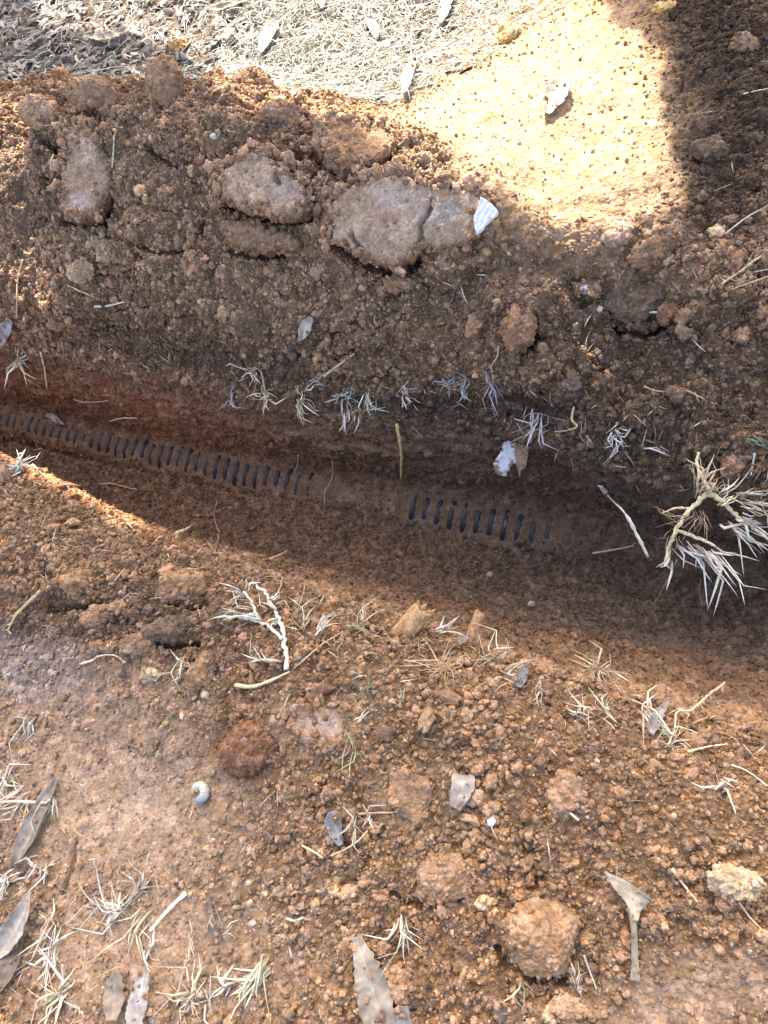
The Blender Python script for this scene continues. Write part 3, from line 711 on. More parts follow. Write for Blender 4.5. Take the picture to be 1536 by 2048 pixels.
def block(name, label, cat, outline, thick, colf, tilt=.5, gap=.0028, edge=.0045, lift=.0, cracks=(), crumbly=.5, rag=7.0, mat=None, front=.2, centre=None, slope=(0, 0), group=None, heap=0):
    """a broken slab: outline seen in the photograph, real thickness behind its face"""
    O = np.array(outline, float); cpx = O.mean(0) if centre is None else np.array(centre)
    q, n, d = pick(*cpx); nf = n * (1 - tilt) + TOCAM * tilt + CR * slope[0] + CU * slope[1]; nf /= np.linalg.norm(nf); q = q + n * lift
    g = gap
    # resample and roughen the outline
    seg = np.roll(O, -1, 0) - O; per = []
    for k in range(len(O)):
        L = np.linalg.norm(seg[k]); m = max(1, int(L / (g * FPX / d)))
        for i in range(m): per.append(O[k] + seg[k] * i / m)
    per = np.array(per); per += np.stack([pnoise(np.c_[per / 26, np.full(len(per), cpx[0])], 3), pnoise(np.c_[per / 26, np.full(len(per), cpx[1])], 4)], 1) * rag * 1.5 + rng.normal(size=per.shape) * rag * .16 + np.stack([pnoise(np.c_[per / 9, np.full(len(per), cpx[0])], 5), pnoise(np.c_[per / 9, np.full(len(per), cpx[1])], 6)], 1) * rag * .9
    rr = ray(per[:, 0], per[:, 1]); t = ((q - CAM) @ nf) / (rr @ nf); W = CAM + rr * t[:, None]
    ax = np.cross(nf, CU); ax = CR - nf * (CR @ nf); ax /= np.linalg.norm(ax); ay = np.cross(nf, ax)
    U = np.stack([(W - q) @ ax, (W - q) @ ay], 1)
    lo, hi = U.min(0), U.max(0)
    gx, gy = np.meshgrid(np.arange(lo[0], hi[0], g), np.arange(lo[1], hi[1], g)); I = np.stack([gx.ravel(), gy.ravel()], 1)
    I += rng.normal(size=I.shape) * g * .15
    def dist(Q):
        A, B = U, np.roll(U, -1, 0); best = np.full(len(Q), 9.); ins = np.zeros(len(Q), bool)
        for a, b in zip(A, B):
            e = b - a; tt = np.clip(((Q - a) @ e) / (e @ e + 1e-15), 0, 1); best = np.minimum(best, np.linalg.norm(Q - a - tt[:, None] * e, axis=1))
            cnd = (a[1] > Q[:, 1]) != (b[1] > Q[:, 1]); xx = a[0] + (Q[:, 1] - a[1]) / (b[1] - a[1] + 1e-15) * e[0]
            ins ^= cnd & (Q[:, 0] < xx)
        return best, ins
    di, ins = dist(I); I = I[ins & (di > g * .6)]; di = di[ins & (di > g * .6)]
    A = np.concatenate([U, I]); dd = np.concatenate([np.zeros(len(U)), di])
    vs, es, fs, *_ = delaunay_2d_cdt([Vector(a) for a in A], [(k, (k + 1) % len(U)) for k in range(len(U))], [], 1, 1e-7)
    A = np.array([v[:] for v in vs])[:, :2]; dd, _ = dist(A)
    onb = dd < g * .25; dd = np.where(onb, 0, dd)
    ed = np.sqrt(np.clip(1 - (1 - np.minimum(dd / edge, 1)) ** 2, 0, 1))
    B3 = q + ax * A[:, :1] + ay * A[:, 1:2]
    l1, i1 = lumps(B3 / .0095, 41, .3, .75); l2, i2 = lumps(B3 / .0052, 43, .35, .75)
    rsc = 1.0 if crumbly > 0 else .12
    rgh = crumbly + (1 - crumbly) * (1 - sstep(.0, edge * 1.3, dd)) * .8
    bx_, by_, _ = proj(B3)
    h = thick * front * ed + ((l1 - .3) * .0095 * .5 * (.22 + rgh) + (l2 - .3) * .0052 * .55 * (.4 + rgh)) * (ed > 0) * rsc + (fbm(B3 * 26, 12) * .0022 + fbm(B3 * 60, 13) * .0022 + fbm(B3 * 170, 17) * .0018) * min(1, .15 + 3 * crumbly)
    stp = fbm(B3 * 30, 19); h += (sstep(.02, .06, stp) - .5) * .0028 * rsc
    h += ((bx_ - cpx[0]) * 0)
    if crumbly > .05:
        pr_ = np.clip((1 - sstep(0, edge * 2.2, dd)) + .10 * crumbly + .5 * crumbly * sstep(0, .5, fbm(B3 * 40, 95)), 0, 1); ne = int(len(B3) * .32 * (pr_.mean() + .12))
        e_ = rng.choice(len(B3), ne, p=pr_ / pr_.sum()); sz = .0018 + .007 * rng.random(ne) ** 2.6
        EXTRA.append((B3[e_] + nf * (h[e_] + sz * .15)[:, None] + rng.normal(size=(ne, 3)) * .0015, sz, np.tile(BROWN, (ne, 1)) * (.75 + .45 * rng.random((ne, 1)))))
    if heap:                                             # loose soil lying against the upper rim and spilling over it
        up_ = (per[:, 1] - cpx[1]) / (per[:, 1].max() - cpx[1]) ; pw = np.clip(.55 - up_, .06, 2); ne = int(len(per) * 2.0)
        e_ = rng.choice(len(per), ne, p=pw / pw.sum()); sz = .003 + .010 * rng.random(ne) ** 2.4
        inn = (q - W[e_]); inn /= np.linalg.norm(inn, axis=1, keepdims=True)
        EXTRA.append((W[e_] + inn * (rng.normal(size=(ne, 1)) * .005 - .004) + nf * (thick * front * .55 + sz * .1 + rng.uniform(-.012, .002, ne))[:, None], sz, np.tile(np.array([.40, .25, .152]), (ne, 1)) * (.7 + .5 * rng.random((ne, 1)))))
    ck = np.zeros(len(B3))
    for c in cracks:
        c = np.array(c, float)
        for a, b in zip(c[:-1], c[1:]):
            e = b - a; Q = np.stack([bx_, by_], 1) + np.stack([pnoise(B3 * 120, 3), pnoise(B3 * 120, 5)], 1) * 5
            tt = np.clip(((Q - a) @ e) / (e @ e), 0, 1); ck = np.maximum(ck, 1 - sstep(1.5, 6.0, np.linalg.norm(Q - a - tt[:, None] * e, axis=1)))
    h -= ck * .012
    Fv = B3 + nf * h[:, None]; Bv = B3 - nf * (thick * (1 - front) * (.35 + .65 * ed))[:, None]
    f3 = np.array([f for f in fs if len(f) == 3]); 
    v0 = np.cross(Fv[f3[:, 1]] - Fv[f3[:, 0]], Fv[f3[:, 2]] - Fv[f3[:, 0]]) @ nf
    f3 = np.where((v0 < 0)[:, None], f3[:, ::-1], f3)
    # rim: boundary edges of the front
    from collections import Counter
    ec = {}
    for f in f3:
        for a, b in ((f[0], f[1]), (f[1], f[2]), (f[2], f[0])): ec[(a, b)] = 1
    rim = np.array([(a, b) for (a, b) in ec if (b, a) not in ec]); nF = len(Fv)
    cc = colf(B3, bx_, by_, i1, rgh); cen = B3.mean(0); RT = 5; rid = {}; extraV = []; extraC = []; cur = 2 * nF; quads = []
    def rv_(a, k):
        nonlocal cur
        if k == 0: return a
        if k == RT: return a + nF
        if (a, k) not in rid:
            rid[(a, k)] = cur; cur += 1; extraV.append((a, k / RT))
        return rid[(a, k)]
    for a, b in rim:
        for k in range(RT): quads.append((rv_(b, k), rv_(a, k), rv_(a, k + 1), rv_(b, k + 1)))
    quads = np.array(quads)
    ia = np.array([e[0] for e in extraV]); ta = np.array([e[1] for e in extraV])[:, None]
    EV = Fv[ia] * (1 - ta) + Bv[ia] * ta; ov = B3[ia] - cen; ov /= np.linalg.norm(ov, axis=1, keepdims=True) + 1e-9
    EV = EV + ov * ((fbm(EV * 70, 33) * .004 + (lumps(EV / .008, 35, .3, .75)[0][:, None][:, 0] - .3) * .006) * min(1, thick / .02))[:, None]
    V = np.concatenate([Fv, Bv, EV]); cc = np.concatenate([cc, cc * .8, cc[ia] * .85])
    o = mesh_np(name, V, [f3, f3[:, ::-1] + nF, quads], mat or M_SOIL, cc)
    recenter(o, q); return tag(o, label, cat, group)

# ------------------------------------------------------------------ an added, unseen tree whose shaped crown shades the dig (out of the frame, towards the sun)
def inpoly(x, y, poly):
    p = np.array(poly, float); r = np.zeros(np.shape(x), bool)
    for (x0, y0), (x1, y1) in zip(p, np.roll(p, -1, 0)):
        c = (y0 > y) != (y1 > y); r ^= c & (x < x0 + (y - y0) / (y1 - y0 + 1e-12) * (x1 - x0))
    return r
gx, gy = np.meshgrid(np.arange(-600, 2200, 8.), np.arange(-900, 2900, 8.))
LIT = [(330, -700), (1190, -700), (1200, 20), (1218, 60), (1290, 80), (1318, 110), (1302, 170), (1300, 235), (1322, 250), (1308, 300), (1335, 325),
       (1365, 335), (1370, 375), (1340, 400), (1310, 430), (1200, 470), (1100, 420), (1000, 370), (900, 340), (760, 310), (680, 260), (600, 215), (480, 195),
       (430, 170), (400, 120), (330, 84), (250, 66), (90, 52), (60, -40), (-100, -300)]
lit = inpoly(gx, gy, LIT) | inpoly(gx, gy, [(-260, 815), (-260, 785), (0, 892), (150, 966), (288, 1050), (286, 1056), (150, 978), (0, 906)]) \
    | inpoly(gx, gy, [(-300, 180), (20, 205), (60, 230), (40, 330), (-20, 380), (-300, 420)])
vx, vy = ((X1 + 600) / 8).astype(int).clip(0, gx.shape[1] - 1), ((Y1 + 900) / 8).astype(int).clip(0, gx.shape[0] - 1)
e1 = np.cross([0, 0, 1.], SUN); e1 /= np.linalg.norm(e1); e2 = np.cross(SUN, e1)
CS = .01                                                # the ground as the sun sees it, in 1 cm cells
sa, sb = P1 @ e1, P1 @ e2; a0, b0_ = sa.min(), sb.min()
na, nb = int((sa.max() - a0) / CS) + 2, int((sb.max() - b0_) / CS) + 2
top = np.full(na * nb, -1, np.int64); od = np.argsort(P1 @ SUN)
top[((sa[od] - a0) / CS).astype(int) * nb + ((sb[od] - b0_) / CS).astype(int)] = od
litv = lit[vy, vx] | ((Y1 < -150) & (X1 > 300) & (X1 < 1200))
litc = np.where(top >= 0, litv[top], False).reshape(na, nb)
def grow(m, r):
    o = m.copy()
    for dx in range(-r, r + 1):
        for dy in range(-r, r + 1):
            if dx * dx + dy * dy <= r * r + 1: o |= np.roll(np.roll(m, dx, 0), dy, 1)
    return o
sun_hole = grow(litc, 2); sun_clear = grow(litc, 4)
cand_ = top[(top >= 0) & ~sun_hole.ravel()]; cand_ = cand_[(X1[cand_] > -560) & (X1[cand_] < 2050) & (Y1[cand_] < 2700)]
NL = 140000
kk = rng.choice(cand_, NL)
dst = 1.7 + .8 * rng.random(NL)
dst = np.where((X1[kk] > 1180) & (Y1[kk] < 560) & (Y1[kk] > -300), 1.02 + .3 * rng.random(NL), dst)
ctr = P1[kk] + SUN * dst[:, None] + rng.normal(size=(NL, 3)) * .004  # added leaves set up-sun of the ground that is to lie in shade
def leaves_mesh(ctr, L, W):
    n = len(ctr); a = rng.normal(size=(n, 3)); a /= np.linalg.norm(a, axis=1, keepdims=True)
    b = np.cross(a, rng.normal(size=(n, 3))); b /= np.linalg.norm(b, axis=1, keepdims=True); c = np.cross(a, b)
    L = L * rng.uniform(.7, 1.2, (n, 1)); W = W * rng.uniform(.7, 1.2, (n, 1))
    V = np.stack([ctr - a * L, ctr - a * L * .3 + b * W + c * W * .3, ctr + a * L * .4 + b * W * .8 + c * W * .25, ctr + a * L, ctr + a * L * .4 - b * W * .8 + c * W * .25, ctr - a * L * .3 - b * W + c * W * .3], 1)
    i = np.arange(n)[:, None] * 6
    return V.reshape(-1, 3), np.concatenate([i + [0, 1, 2, 3], i + [0, 3, 4, 5]])
trp = np.array([3.0, 1.7, 0.0])
tree = empty('added_shade_tree', trp)
tag(tree, 'added unseen tree, crown shaped to shade the dug ground', 'tree')
lv, lf = leaves_mesh(ctr, .026, .014)
crown = mesh_np('crown', lv - trp, lf, M_GREEN, parent=tree)
mb = MB()
tp = np.array([[0, 0, -.1], [-.04, -.02, .8], [-.1, .03, 1.7], [-.22, -.05, 2.6]])
pth = spline3(tp, 18); mb.tube(pth, np.linspace(.15, .07, 18), np.array([0, 1., 0]), np.array([.2, .15, .11]), 1, 12)
mb.build('trunk', M_BARK, tree)
mb = MB()
def sunny(Q):
    i, j = ((Q @ e1 - a0) / CS).astype(int), ((Q @ e2 - b0_) / CS).astype(int); ok = (i >= 0) & (j >= 0) & (i < na) & (j < nb)
    return (sun_clear[i.clip(0, na - 1), j.clip(0, nb - 1)] & ok).any()
cc_ = ctr[rng.choice(NL, 900)] - trp; done = 0
for c in cc_:
    if done >= 26: break
    s0 = pth[rng.integers(9, 17)]; m_ = (s0 + c) / 2 + np.array([0, 0, .15]) + rng.normal(size=3) * .08
    if sunny(spline3([s0, m_, c], 40) + trp): continue
    done += 1
    mb.tube(spline3([s0, m_, c], 12), np.linspace(.024, .005, 12), np.array([.3, .2, 1.]), np.array([.2, .15, .11]), 1, 7)
mb.build('limbs', M_BARK, tree)

# ------------------------------------------------------------------ the pipe
n_ax = 1500
arc = np.concatenate([[0], np.cumsum(np.linalg.norm(np.diff(fine, axis=0), axis=1))])
i60, i1050 = np.searchsorted(fpx, 60), np.searchsorted(fpx, 1050)
PITCH = (arc[i1050] - arc[i60]) / 50.0
ph = (arc - arc[i60]) / PITCH
prof = .5 + .5 * np.cos(2 * np.pi * ph); prof = sstep(.45, .88, prof)
pr = PIPE_R - .006 * (1 - prof)
sides = 48; a = np.arange(sides) / sides * 2 * np.pi
V = fine[:, None] + (ftv[:, None] * np.cos(a)[None, :, None] + fup[:, None] * np.sin(a)[None, :, None]) * pr[:, None, None]
ij = np.arange(n_ax * sides).reshape(n_ax, sides); j2 = np.roll(ij, -1, 1)
F = np.stack([ij[:-1], ij[1:], j2[1:], j2[:-1]], -1).reshape(-1, 4)
pipe = mesh_np('drain_pipe', V.reshape(-1, 3), F, M_PIPE)
recenter(pipe, fine[750]); tag(pipe, 'black corrugated drain pipe lying half buried along the trench floor', 'pipe')
# ------------------------------------------------------------------ slabs and clods of the spoil heap
def slab_col(base, pale=(), dark=()):
    def f(B3, x, y, i1, rgh):
        k = sstep(-.3, .45, fbm(B3 * 35, 23))[:, None]; k2 = sstep(0, .5, fbm(B3 * 90, 27))[:, None]
        face = base * (.82 + .3 * k) * (1 - .25 * k2)
        xx, yy = x + fbm(B3 * 60, 3) * 26, y + fbm(B3 * 60, 4) * 26
        for (a, b, rx, ry, c, m) in pale: face = face * (1 - (q := m * blob(a, b, rx, ry, 0, xx, yy)[:, None])) + c * q
        crumb = BROWN * (.8 + .4 * i1)[:, None]
        r = np.clip(rgh * 1.2 - .25, 0, 1)[:, None]
        return face * (1 - r) + crumb * r
    return f
SLATE, WHITISH, ROSE = np.array([.38, .27, .18]), np.array([.44, .36, .31]), np.array([.37, .225, .165])
block('earth_chunk', 'large flat faced slab of cracked earth upright in the spoil heap, touching a white flake', 'slab',
      [(660, 425), (672, 392), (705, 368), (760, 350), (800, 352), (880, 366), (940, 384), (985, 402), (992, 440), (950, 478), (930, 492), (880, 498), (835, 512), (795, 536), (740, 524), (700, 496), (662, 478)],
      .05, slab_col(SLATE * 1.05, [(800, 400, 50, 22, WHITISH, .5), (775, 432, 22, 25, ROSE, .6), (870, 440, 40, 18, WHITISH, .45), (720, 420, 45, 25, OCHRE * .8, .4), (890, 425, 30, 14, np.array([.3, .3, .26]), .5)]),
      tilt=.5, lift=.008, crumbly=.2, slope=(0, .05), heap=1, cracks=[[(868, 400), (858, 430), (842, 452), (846, 480), (840, 500)], [(705, 470), (722, 500)]], front=.22)
block('earth_chunk', 'narrow upright grey brown slab above a dark hollow near the end of the heap', 'slab',
      [(132, 262), (150, 250), (190, 262), (228, 280), (232, 340), (222, 375), (206, 400), (200, 432), (165, 432), (127, 430), (128, 350), (140, 320)],
      .045, slab_col(SLATE * 1.0, [(165, 410, 14, 14, WHITISH, .6), (190, 300, 30, 20, WHITISH, .3), (170, 365, 35, 18, RUST, .35)]), tilt=.5, lift=.010, crumbly=.22, slope=(.1, .05), heap=1)
block('earth_chunk', 'sloping wedge of brown earth with a pale pinkish corner, lying between the two upright slabs', 'slab',
      [(440, 345), (470, 325), (508, 300), (530, 305), (560, 335), (598, 362), (628, 392), (618, 425), (590, 440), (560, 438), (520, 428), (480, 415), (440, 400)],
      .04, slab_col(SLATE * 1.1, [(580, 385, 45, 26, WHITISH * .85, .5), (535, 330, 22, 22, ROSE, .3)]), tilt=.45, lift=.006, crumbly=.34, slope=(0, .05), heap=1, cracks=[[(555, 352), (562, 372)]])
block('earth_chunk', 'tan block of earth with a broken top lodged above the cracked slab', 'slab',
      [(645, 262), (690, 246), (745, 250), (790, 278), (800, 300), (765, 318), (742, 330), (700, 338), (668, 330), (648, 305)],
      .05, slab_col(OCHRE * .75), tilt=.4, lift=.008, crumbly=.4, slope=(0, .0), heap=1)
block('earth_chunk', 'low crumbly slab under a long dark crack below the sloping wedge', 'slab',
      [(440, 452), (475, 442), (530, 452), (580, 468), (600, 485), (560, 505), (500, 500), (455, 486)],
      .035, slab_col(BROWN * .85), tilt=.3, lift=.006, crumbly=.7, slope=(0, .2))
block('earth_chunk', 'flat dusty patch of hard earth with hairline cracks beside the rusty clod', 'slab',
      [(575, 1415), (620, 1392), (680, 1400), (720, 1425), (735, 1460), (700, 1490), (650, 1500), (600, 1490), (570, 1455)],
      .02, slab_col(OCHRE * .85, [(640, 1450, 40, 28, GREY, .6)]), tilt=.2, lift=.002, crumbly=.3, cracks=[[(622, 1400), (620, 1430), (632, 1450)], [(690, 1470), (698, 1440)]])
block('earth_chunk', 'flat tan cake of hard earth next to the curled grey leaf', 'slab',
      [(775, 1545), (830, 1535), (868, 1570), (862, 1620), (835, 1655), (800, 1640), (775, 1600)], .02, slab_col(OCHRE * .8), tilt=.2, lift=.002, crumbly=.4)
def white_f(B3, x, y, i1, rgh):
    m = sstep(.05, .3, fbm(B3 * 95, 3) - .05)[:, None] * .75; v = sstep(-.1, .1, np.sin((x + y * .6) * .5 + fbm(B3 * 60, 5) * 6))[:, None]
    return (np.array([.58, .60, .62]) * (.72 + .28 * v)) * (1 - m) + BROWN * m
block('white_flake', 'white veined flake stuck on the face of the large cracked slab', 'flake', [(962, 394), (975, 400), (998, 424), (984, 444), (954, 471), (946, 442), (952, 415)],
      .004, white_f, tilt=.45, lift=.021, crumbly=0, gap=.0015, edge=.002, rag=2.6, mat=M_WHITE, slope=(0, .2))

EARTH = [
 ('large rounded clod with a paler top, biggest lump beside the T shaped leaf', 1087, 1868, 80, 76, -20, OCHRE * .45 + BROWN * .5),
 ('flat topped tan clod at the edge of the picture beside a straw', 1473, 1768, 68, 36, -18, BUFF * .85),
 ('small tan clod tucked under the flat topped clod', 1455, 1805, 30, 20, -20, OCHRE),
 ('broad crumbling clod above the big rounded one, in deep shade on one flank', 890, 1765, 62, 58, 20, BROWN * 1.05),
 ('orange lump half sunk in the soil below the big rounded clod', 1138, 2016, 42, 26, -10, OCHRE * 1.1),
 ('tall narrow orange lump beside the wide grey bark strip', 800, 1968, 26, 46, 5, OCHRE),
 ('pale tan lump lying between a thin straw and the T shaped leaf', 973, 1806, 20, 14, 0, BUFF),
 ('upright oval clod in the coarse soil uphill of the T shaped leaf', 1138, 1592, 42, 52, 10, BROWN * 1.2),
 ('rusty red crumbling clod beside the flat dusty patch', 495, 1495, 58, 56, 0, RUST * 1.0),
 ('rough tan clod over a dark hollow on the near bank', 360, 1178, 62, 38, 8, OCHRE * .85),
 ('dark crumbling clod beneath the rough tan clod on the near bank', 345, 1258, 58, 30, 10, DARK * 1.2),
 ('leaning slabby clod below the dark one, beside the grass stub', 398, 1348, 34, 52, -28, OCHRE * .8),
 ('small pale lump touching the end of the bent root thread', 305, 1352, 26, 22, 0, BUFF * .9),
 ('yellowish clod among dark soil at the brink of the near bank', 160, 1170, 40, 28, -10, OCHRE * .9),
 ('rounded brown clod beside the pale root on the near bank', 195, 1235, 34, 24, 0, BROWN),
 ('tan clod under the branched straw plant', 240, 1216, 22, 18, 0, OCHRE * .9),
 ('brown clod at the foot of the pale patch on the near bank', 275, 1290, 42, 26, 10, BROWN * .9),
 ('tall reddish clod standing over a dark hole halfway down the heap', 1038, 656, 40, 52, 5, np.array([.27, .155, .088])),
 ('egg shaped clod next to the tall reddish clod', 949, 650, 21, 29, -20, BROWN * 1.1),
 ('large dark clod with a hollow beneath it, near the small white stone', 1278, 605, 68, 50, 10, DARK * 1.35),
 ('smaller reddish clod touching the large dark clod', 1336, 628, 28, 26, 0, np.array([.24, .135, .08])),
 ('smooth pinkish clod below the sunlit slope', 1243, 468, 42, 28, 12, np.array([.42, .27, .18])),
 ('tan lump with a bright top at the lower edge of the sunlit slope', 1432, 466, 20, 16, 0, BUFF),
 ('brown lump lying in the shade behind the pinkish clod', 1300, 505, 46, 28, 20, BROWN),
 ('dull clod under the straight root at the end of the dark bank', 1483, 672, 22, 20, 0, BROWN * 1.1),
 ('rounded lump on the dark bank above the bent root', 1373, 634, 22, 20, 0, BROWN * .9),
 ('grey brown clod hanging over the trench beside the big uprooted grass clump', 1462, 930, 30, 34, 0, BROWN * .8),
 ('crumbly clod among the lumps on the heap below the cracked slab', 800, 565, 34, 22, 0, BROWN),
 ('jagged peak of earth rising from the crest of the heap', 332, 182, 38, 54, 10, BROWN * 1.05),
 ('thin dark peak of earth on the crest next to the jagged one', 442, 203, 27, 50, 12, BROWN * .8),
 ('broad lump of crumbling earth on the crest above the narrow slab', 196, 200, 58, 36, -8, BROWN * 1.15),
 ('low crest lump behind the sloping wedge', 560, 238, 44, 26, 8, BROWN * 1.1),
 ('blunt lump at the end of the crest over the narrow slab', 88, 232, 48, 34, -12, np.array([.44, .28, .17])),
 ('bright rounded clod on the heap beside the narrow slab', 215, 505, 26, 28, 0, BUFF * .8),
 ('pale lump over a small shadow on the lower slope of the heap', 165, 545, 30, 24, 0, BUFF * .75),
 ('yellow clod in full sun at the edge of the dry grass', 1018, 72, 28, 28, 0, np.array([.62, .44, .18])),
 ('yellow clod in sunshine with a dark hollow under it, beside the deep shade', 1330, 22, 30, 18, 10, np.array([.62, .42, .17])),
 ('ochre clod in the dry grass behind the crest', 362, 98, 22, 18, 0, np.array([.5, .3, .14])),
 ('ochre clod among grey leaf litter behind the heap', 122, 152, 20, 16, 0, np.array([.45, .25, .12])),
 ('crusty brown block at the crest beside the sloping wedge', 690, 330, 34, 26, 0, BROWN),
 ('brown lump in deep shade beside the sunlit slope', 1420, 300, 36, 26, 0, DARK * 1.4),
 ('pebbly lump high in the shaded soil near the corner', 1490, 90, 34, 24, 0, BROWN * .9),
 ('knobbly clod under the thin curling root on the heap', 700, 590, 24, 18, 0, BROWN * 1.1),
]
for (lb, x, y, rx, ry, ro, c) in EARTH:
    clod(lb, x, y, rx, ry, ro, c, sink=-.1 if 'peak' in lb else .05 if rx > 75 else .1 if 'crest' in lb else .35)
for (lb, x, y, rx, ry, c) in [
 ('small white stone beside the large dark clod', 1200, 618, 7, 8, [.6, .58, .5]), ('tiny white stone on top of the heap', 428, 274, 8, 7, [.6, .6, .52]),
 ('pale rounded stone at the foot of the leaning clod', 411, 1390, 9, 9, [.5, .4, .28]), ('cream pebble in the crumbs near the bark flake', 505, 1846, 9, 8, [.42, .34, .24]),
 ('pink chip of fired clay at the trench brink', 348, 1094, 8, 5, [.7, .36, .24]), ('grey pebble at the bottom of the trench below the pipe', 980, 1150, 8, 7, [.3, .25, .22]),
 ('grey pebble on the trench slope under the stub', 1062, 1210, 9, 8, [.32, .27, .23])]:
    clod(lb, x, y, rx, ry, 0, np.array(c), sub=3, rough=.15, name='small_stone', cat='stone', sink=.1, mat=M_WHITE)
block('speckled_chunk', 'lump of earth spotted with white on top of the heap above the white stone', 'chunk', [(1145, 568), (1165, 562), (1200, 566), (1206, 585), (1185, 592), (1155, 590)], .02,
      slab_col(BROWN, [(1160, 575, 12, 8, np.array([.75, .75, .72]), 1), (1176, 580, 6, 10, np.array([.75, .75, .72]), 1), (1198, 570, 8, 5, np.array([.75, .75, .72]), .8)]), tilt=.5, lift=.006, crumbly=.15, gap=.002, edge=.006)
chip_f = lambda c: (lambda B3, x, y, i1, rgh: np.array(c) * (.85 + .3 * sstep(-.3, .4, fbm(B3 * 120, 3)))[:, None])
block('white_chip', 'small bluish white chip beside the curled grey leaf', 'chip', [(974, 1640), (986, 1634), (992, 1642), (984, 1655), (975, 1650)], .003, chip_f([.62, .64, .66]), tilt=.3, lift=.006, crumbly=0, gap=.0015, edge=.002, rag=1, mat=M_WHITE)
block('torn_bark', 'torn piece of white bark hanging from the far wall of the trench', 'bark', [(1030, 868), (1044, 858), (1062, 866), (1060, 905), (1040, 950), (1034, 930), (1026, 928), (1012, 952), (985, 946), (992, 915), (1003, 893), (1010, 880)],
      .006, lambda B3, x, y, i1, rgh: np.where((blob(1010, 915, 13, 46, 15, x + fbm(B3 * 90, 2) * 34, y + fbm(B3 * 90, 6) * 26) + blob(1051, 870, 7, 14, 0, x, y))[:, None] > .45, np.array([.56, .57, .56]), np.array([.26, .17, .10])) * (.85 + .3 * sstep(-.3, .4, fbm(B3 * 90, 3)))[:, None],
      tilt=.7, lift=.022, crumbly=.04, gap=.0018, edge=.003, rag=5, mat=M_WHITE, slope=(-.2, -.1))

# ------------------------------------------------------------------ dead leaves and bark strips
leaf('long grey leaf with a rolled edge, lying beneath straw tufts at the picture edge', [(122, 1556), (95, 1611), (62, 1680), (34, 1734)], [3, 13, 19, 16, 5], LEAFG, curl=.6, fold=.1)
leaf('grey leaf standing on edge over a dark shadow, below the long rolled leaf', [(76, 1782), (60, 1830), (34, 1880), (8, 1915)], [2, 15, 24, 20, 6], np.array([.44, .41, .37]), curl=.55, lift=.012)
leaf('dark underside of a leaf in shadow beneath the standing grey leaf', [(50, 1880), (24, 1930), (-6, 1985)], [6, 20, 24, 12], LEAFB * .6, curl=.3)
leaf('thin dark curled leaf alone on the bare soil', [(420, 1784), (425, 1825), (434, 1860), (442, 1888)], [3, 7, 10, 8], np.array([.27, .22, .18]), curl=.7)
leaf('wide pale grey bark strip rising from the bottom edge', [(716, 1872), (736, 1930), (752, 1985), (768, 2060)], [10, 22, 34, 36, 32], np.array([.40, .35, .28]), curl=.22, name='bark_strip', cat='bark', ragged=.3)
leaf('grey bark offcut touching the wide pale bark strip', [(806, 2010), (812, 2050)], [14, 16], np.array([.36, .34, .32]), curl=.1, name='bark_strip', cat='bark', ragged=.25)
leaf('blue grey strip of bark standing beside a square brown leaf', [(302, 1944), (292, 1990), (280, 2056)], [10, 18, 20, 18], np.array([.46, .44, .43]), curl=.2, name='bark_strip', cat='bark', ragged=.3, lift=.012)
leaf('square brown grey leaf lying flat beside the blue grey bark strip', [(236, 1944), (236, 1990), (230, 2040)], [14, 23, 22, 12], np.array([.33, .27, .21]), curl=.08, ragged=.25)
leaf('curled grey leaf with a shiny top, half stood in loose crumbs', [(932, 1550), (928, 1578), (914, 1616)], [20, 24, 19, 10], np.array([.46, .40, .36]), curl=.35, lift=.010, ragged=.2)
leaf('dark bluish leaf propped in the rust coloured crumbs', [(672, 1622), (676, 1650), (688, 1690)], [8, 17, 15, 5], BLUEGREY * .85, curl=.5, lift=.008, ragged=.3)
leaf('small pale leaf lying on the dark slope of the heap', [(628, 632), (616, 655), (603, 678)], [4, 13, 11, 2], np.array([.6, .56, .48]), curl=.3, lift=.008)
leaf('bluish leaf hanging at the edge of the bank above the pale straw knot', [(30, 638), (18, 660), (4, 690)], [4, 13, 11, 2], BLUEGREY * 1.15, curl=.4, lift=.008)
leaf('tiny grey leaf resting above the first ribs of the pipe', [(97, 829), (115, 838), (133, 850)], [2, 7, 6, 1], np.array([.45, .38, .33]), curl=.3, lift=.006)
leaf('wet brown leaf pressed into the dark soil of the far bank', [(1128, 766), (1148, 768), (1166, 770)], [6, 12, 12, 4], np.array([.2, .16, .15]), curl=.2, lift=.006)
leaf('grey curled leaf standing in the sunlit ochre soil', [(1128, 174), (1112, 208), (1094, 244)], [8, 22, 25, 20, 6], np.array([.30, .28, .21]), curl=.3, lift=.012, ragged=.25)
leaf('grey leaf behind the straw knot on the near slope', [(1048, 1346), (1040, 1370), (1032, 1388)], [3, 10, 10, 6], BLUEGREY * .9, curl=.3, lift=.010)
leaf('narrow grey leaf behind the bundled blades near the spiky root', [(1335, 1415), (1310, 1450), (1296, 1480)], [2, 8, 12, 6], np.array([.34, .31, .3]), curl=.3, lift=.010)
leaf('small dark square of leaf among crumbs at the bottom of the picture', [(1000, 1994), (1002, 2032)], [12, 13], np.array([.2, .17, .14]), curl=.1)
leaf('grey leaf stump caught in the straw beside the wooden stub', [(905, 1302), (920, 1296), (935, 1290)], [3, 8, 7, 3], np.array([.4, .36, .34]), curl=.4, lift=.010)
leaf('long fallen leaf on the shaded litter behind the heap', [(176, 84), (215, 88), (250, 78), (276, 66)], [3, 10, 11, 3], np.array([.42, .37, .28]), curl=.3, lift=.014)
leaf('pointed leaf lifted over a black shadow in the dry grass', [(472, 70), (460, 85), (452, 100)], [3, 10, 9, 2], np.array([.5, .43, .33]), curl=.3, lift=.014)
